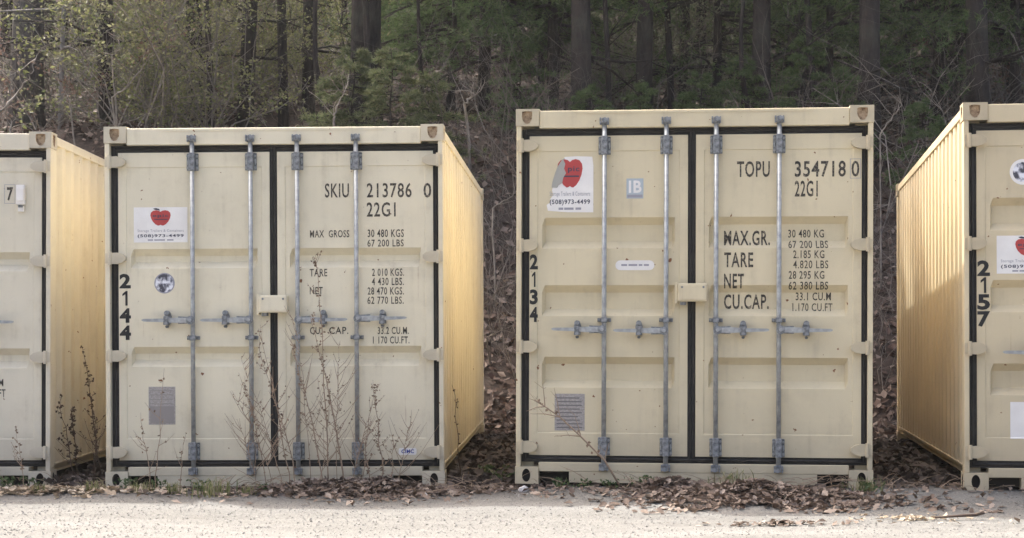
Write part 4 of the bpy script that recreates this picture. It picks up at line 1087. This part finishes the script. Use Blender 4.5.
stalk(78, 0, .55, -.05, 'shorter dark seedy stalk against the leftmost container side', 15, m=STALKD, dep=13.1, twigs=6, seeds=60, r=.006, seedlen=.026, spread=.1)
stalk(74, 0, .62, -.11, 'thin dark stalk leaning on the leftmost container side', 16, m=STALKD, dep=13.0, twigs=6, seeds=26, r=.005, seedlen=.03, spread=.16)
stalk(94, 0, .5, .02, 'tangled low dark stalk at the corner of container 2144', 17, m=STALKD, dep=12.9, twigs=14, seeds=30, r=.005, spread=.35, up=.1)
stalk(24, 0, .46, -.06, 'fine dry flower stalk in front of the leftmost container', 18, dep=12.4, twigs=8, seeds=20, r=.0035, spread=.2)
stalk(460, 0, .72, -.05, 'thin dark stem against the right side wall of container 2144', 19, m=STALKD, dep=13.2, twigs=2, seeds=12, r=.005)
for i_, (px_, h_, t_, lab_) in enumerate(((283, .95, -.30, 'fine dry stem leaning left just left of the third SKIU rod'), (275, .72, -.30, 'fine tangled stem crossing the lower SKIU seam'), (312, 1.22, -.12, 'fine tall stem right of the third SKIU rod'), (336, 1.05, .02, 'fine upright stem below the CAP lettering'), (318, .62, .16, 'low fine stem leaning right beside the third SKIU rod'), (350, .55, .14, 'low fine stem crossing the fourth SKIU rod'), (398, .5, .08, 'fine low stem right of the fourth SKIU rod'), (258, .5, -.14, 'fine low stem beside the second SKIU rod'))):
    stalk(px_, 0, h_, t_, lab_, 40 + i_, dep=12.30 + .03 * (i_ % 4), twigs=18, seeds=18, r=.0032, spread=.42, seedlen=.014, up=.7)
def dead_twig():
    r_ = random.Random(8); base = at(605, 11.75); e = bpy.data.objects.new('dead_twig', None); COL.objects.link(e); e.location = base + Vector((0, .02, 0))
    tag(e, 'bare forked twig leaning in front of the grey plate on container 2134', 'twig')
    mbx = MB(); P = [Vector((.10, 0, .03)), Vector((0, .0, .20)), Vector((-.16, .0, .36)), Vector((-.30, 0, .49)), Vector((-.40, .0, .56)), Vector((-.47, 0, .60))]
    mbx.tube(P, [.0075, .007, .006, .005, .004, .002], 5)
    for i, (dx, dz, L) in ((2, (-.3, 1, .16)), (3, (-.9, .1, .2)), (3, (-.2, 1, .2)), (4, (-1, .5, .12)), (4, (-.1, 1, .16)), (1, (.2, 1, .1)), (2, (-1, 0, .18)), (4, (-.8, -.2, .12))):
        d = Vector((dx, r_.uniform(-.2, .2), dz)).normalized(); q = P[i] + d * L
        mbx.tube([P[i], P[i] + d * L * .5 + Vector((0, 0, .01)), q], [.004, .003, .0012], 4, 0, False)
        for _ in range(3):
            b = P[i].lerp(q, r_.random()); mbx.tube([b, b + Vector((r_.uniform(-.07, .03), 0, r_.uniform(-.01, .07)))], [.002, .001], 3, 0, False)
    link('twig', mbx.mesh('twig', STALK, True), e)
    sd = MB()
    for _ in range(16):
        i = r_.randint(1, 4); kite(sd, P[i].lerp(P[i + 1], r_.random()), Vector((r_.gauss(0, 1), r_.gauss(0, 1), r_.gauss(0, 1))).normalized(), r_, .03, .01)
    link('withered_leaves', sd.mesh('withered_leaves', SEED), e)
dead_twig()

def tuft_mesh(rng, n, h, spread):
    mbx = MB()
    for _ in range(n):
        a = rng.uniform(0, 6.28); b = Vector((rng.gauss(0, spread * .35), rng.gauss(0, spread * .35), -.01)); l = h * rng.uniform(.5, 1.15)
        o = Vector((math.cos(a), math.sin(a), 0)) * l * rng.uniform(.1, .7); s = Vector((-math.sin(a), math.cos(a), 0)) * rng.uniform(.0025, .005)
        p1 = b + o * .45 + Vector((0, 0, l * .7)); p2 = b + o + Vector((0, 0, l * rng.uniform(.75, 1)))
        mbx.face([tuple(b - s), tuple(b + s), tuple(p1 + s * .8), tuple(p1 - s * .8)]); 
        k_ = len(mbx.v); mbx.v += [tuple(p1 - s * .8), tuple(p1 + s * .8), tuple(p2)]; mbx.f.append((k_, k_ + 1, k_ + 2)); mbx.m.append(0)
    return mbx.mesh('grass_tuft', GRASS)
rng = random.Random(80)
TUFTS = [tuft_mesh(rng, 70, .12, .16), tuft_mesh(rng, 45, .10, .1), tuft_mesh(rng, 60, .15, .14)]
def weed_mesh(rng, n, r):
    mbx = MB()
    for _ in range(n):
        a = rng.uniform(0, 6.28); d = Vector((math.cos(a), math.sin(a), rng.uniform(.1, 1.1))).normalized()
        kite(mbx, Vector((rng.gauss(0, r * .5), rng.gauss(0, r * .4), rng.uniform(0, r * .8))), d, rng, rng.uniform(.02, .045), .009)
    return mbx.mesh('weed', WEED)
WEEDS = [weed_mesh(rng, 44, .08), weed_mesh(rng, 30, .065), weed_mesh(rng, 36, .09)]
for px, dep, k_, sc, lab in ((215, 12.05, 0, 1.2, 'bright green grass tuft in front of the 2144 left door'), (172, 12.15, 1, 1.0, 'small grass tuft below the grey plate of container 2144'),
                          (92, 12.2, 1, 1.1, 'green grass tuft at the foot of the gap beside the leftmost container'), (246, 12.1, 1, .8, 'grass tuft left of the 2144 leaf heap'),
                          (735, 11.7, 2, 1.2, 'pale dry grass blades behind the 2134 leaf heap'), (866, 11.7, 0, .9, 'grass tuft at the right bottom corner of container 2134'),
                          (40, 12.2, 1, .9, 'grass tuft under the leftmost container corner'), (142, 12.2, 0, .8, 'grass tuft left of the small one below the grey plate')):
    o = plant_tree('grass_tuft', [TUFTS[k_]], at(px, dep), rng.uniform(0, 6), sc, lab, 'grass', 'grass tufts along the gravel edge', ('blades',)); tag(o, lab, 'grass', 'grass tufts along the gravel edge')
for px, dep, k_, sc, lab in ((128, 12.42, 0, 1.1, 'low green weed at the left foot of container 2144'), (160, 12.42, 1, 1.2, 'low green weed under the grey plate of container 2144'),
                          (200, 12.40, 2, 1.0, 'low green weed at the foot of the leftmost 2144 rod'), (262, 12.35, 1, 1, 'low green weed at the 2144 seam'), (318, 12.38, 1, 1, 'low green weed behind the 2144 leaf heap'),
                          (8, 12.6, 0, 1.2, 'green weed under the leftmost container at the frame edge'), (28, 12.62, 2, 1, 'green weed under the leftmost container sill'),
                          (562, 12.0, 0, 1.0, 'green weed in the fork pocket of container 2134'), (585, 11.98, 1, 1, 'small green weed under the 2134 plate'), (608, 11.95, 2, .8, 'green weed at the foot of the leftmost 2134 rod'),
                          (640, 11.9, 0, 1.3, 'bushy green weed at the foot of the second 2134 rod'), (655, 11.88, 2, 1.0, 'green weed left of the 2134 leaf heap'),
                          (492, 13.2, 0, 1.3, 'dark green weed in the gap left of container 2134'), (503, 12.7, 2, 1.2, 'green weed at the left bottom corner of container 2134'), (870, 11.62, 1, 1.2, 'green weed under the right casting of container 2134')):
    o = plant_tree('weed', [WEEDS[k_]], at(px, dep), rng.uniform(0, 6), sc, lab, 'weed', None, ('leaves',)); tag(o, lab, 'weed', 'low green weeds at the container feet')

def stone(px, dep, s, label, seed):
    r_ = random.Random(seed); bm = bmesh.new(); bmesh.ops.create_icosphere(bm, subdivisions=2, radius=1)
    for v in bm.verts:
        k_ = 1 + .35 * noise.noise(v.co * 1.3 + Vector((seed, 0, 0))); v.co = Vector((v.co.x * s * k_, v.co.y * s * .7 * k_, v.co.z * s * .55 * k_))
    me = bpy.data.meshes.new('stone'); bm.to_mesh(me); bm.free(); me.materials.append(ROCK)
    o = link('stone', me, None, at(px, dep) + Vector((0, 0, s * .3)), (0, 0, seed)); tag(o, label, 'stone'); return o
stone(524, 11.98, .045, 'white stone against the left bottom corner of container 2134', 1)
stone(424, 12.15, .04, 'pale stone at the right end of the 2144 leaf heap', 2)
def ground_stick():
    a, b = at(955, 10.45), at(984, 10.52); e = Vector(a) + Vector((0, 0, .02)); mbx = MB(); d = b - a
    mbx.tube([Vector((-.12, -.01, 0)), d * .3 + Vector((0, .01, .008)), d * .7 + Vector((0, 0, .01)), d + Vector((0, 0, .02))], [.006, .010, .011, .008], 6)
    mbx.tube([d * .7 + Vector((0, 0, .01)), d * .95 + Vector((0, -.03, .035))], [.007, .003], 5)
    o = link('stick', mbx.mesh('stick', STALKD, True), None, e); tag(o, 'dark stick lying on the gravel in front of container 2157', 'stick')
ground_stick()

# ------------------------------------------------------------------ thin haze added over the scene to lift the dark wood
hz = MB(); hz.box(-122, 122, -32, 162, -2.0, 62)
HAZE = bpy.data.materials.new('added_haze'); HAZE.use_nodes = True
nt = HAZE.node_tree; nt.nodes.clear()
ho = nt.nodes.new('ShaderNodeOutputMaterial'); hv = nt.nodes.new('ShaderNodeVolumePrincipled')
hv.inputs['Color'].default_value = (0.92, 0.94, 0.93, 1); hv.inputs['Density'].default_value = 0.0004; hv.inputs['Anisotropy'].default_value = 0.2
nt.links.new(hv.outputs[0], ho.inputs['Volume'])
h = link('haze', hz.mesh('haze', HAZE)); h['kind'] = 'stuff'; h['label'] = 'added thin haze lifting the dark tones of the wood'
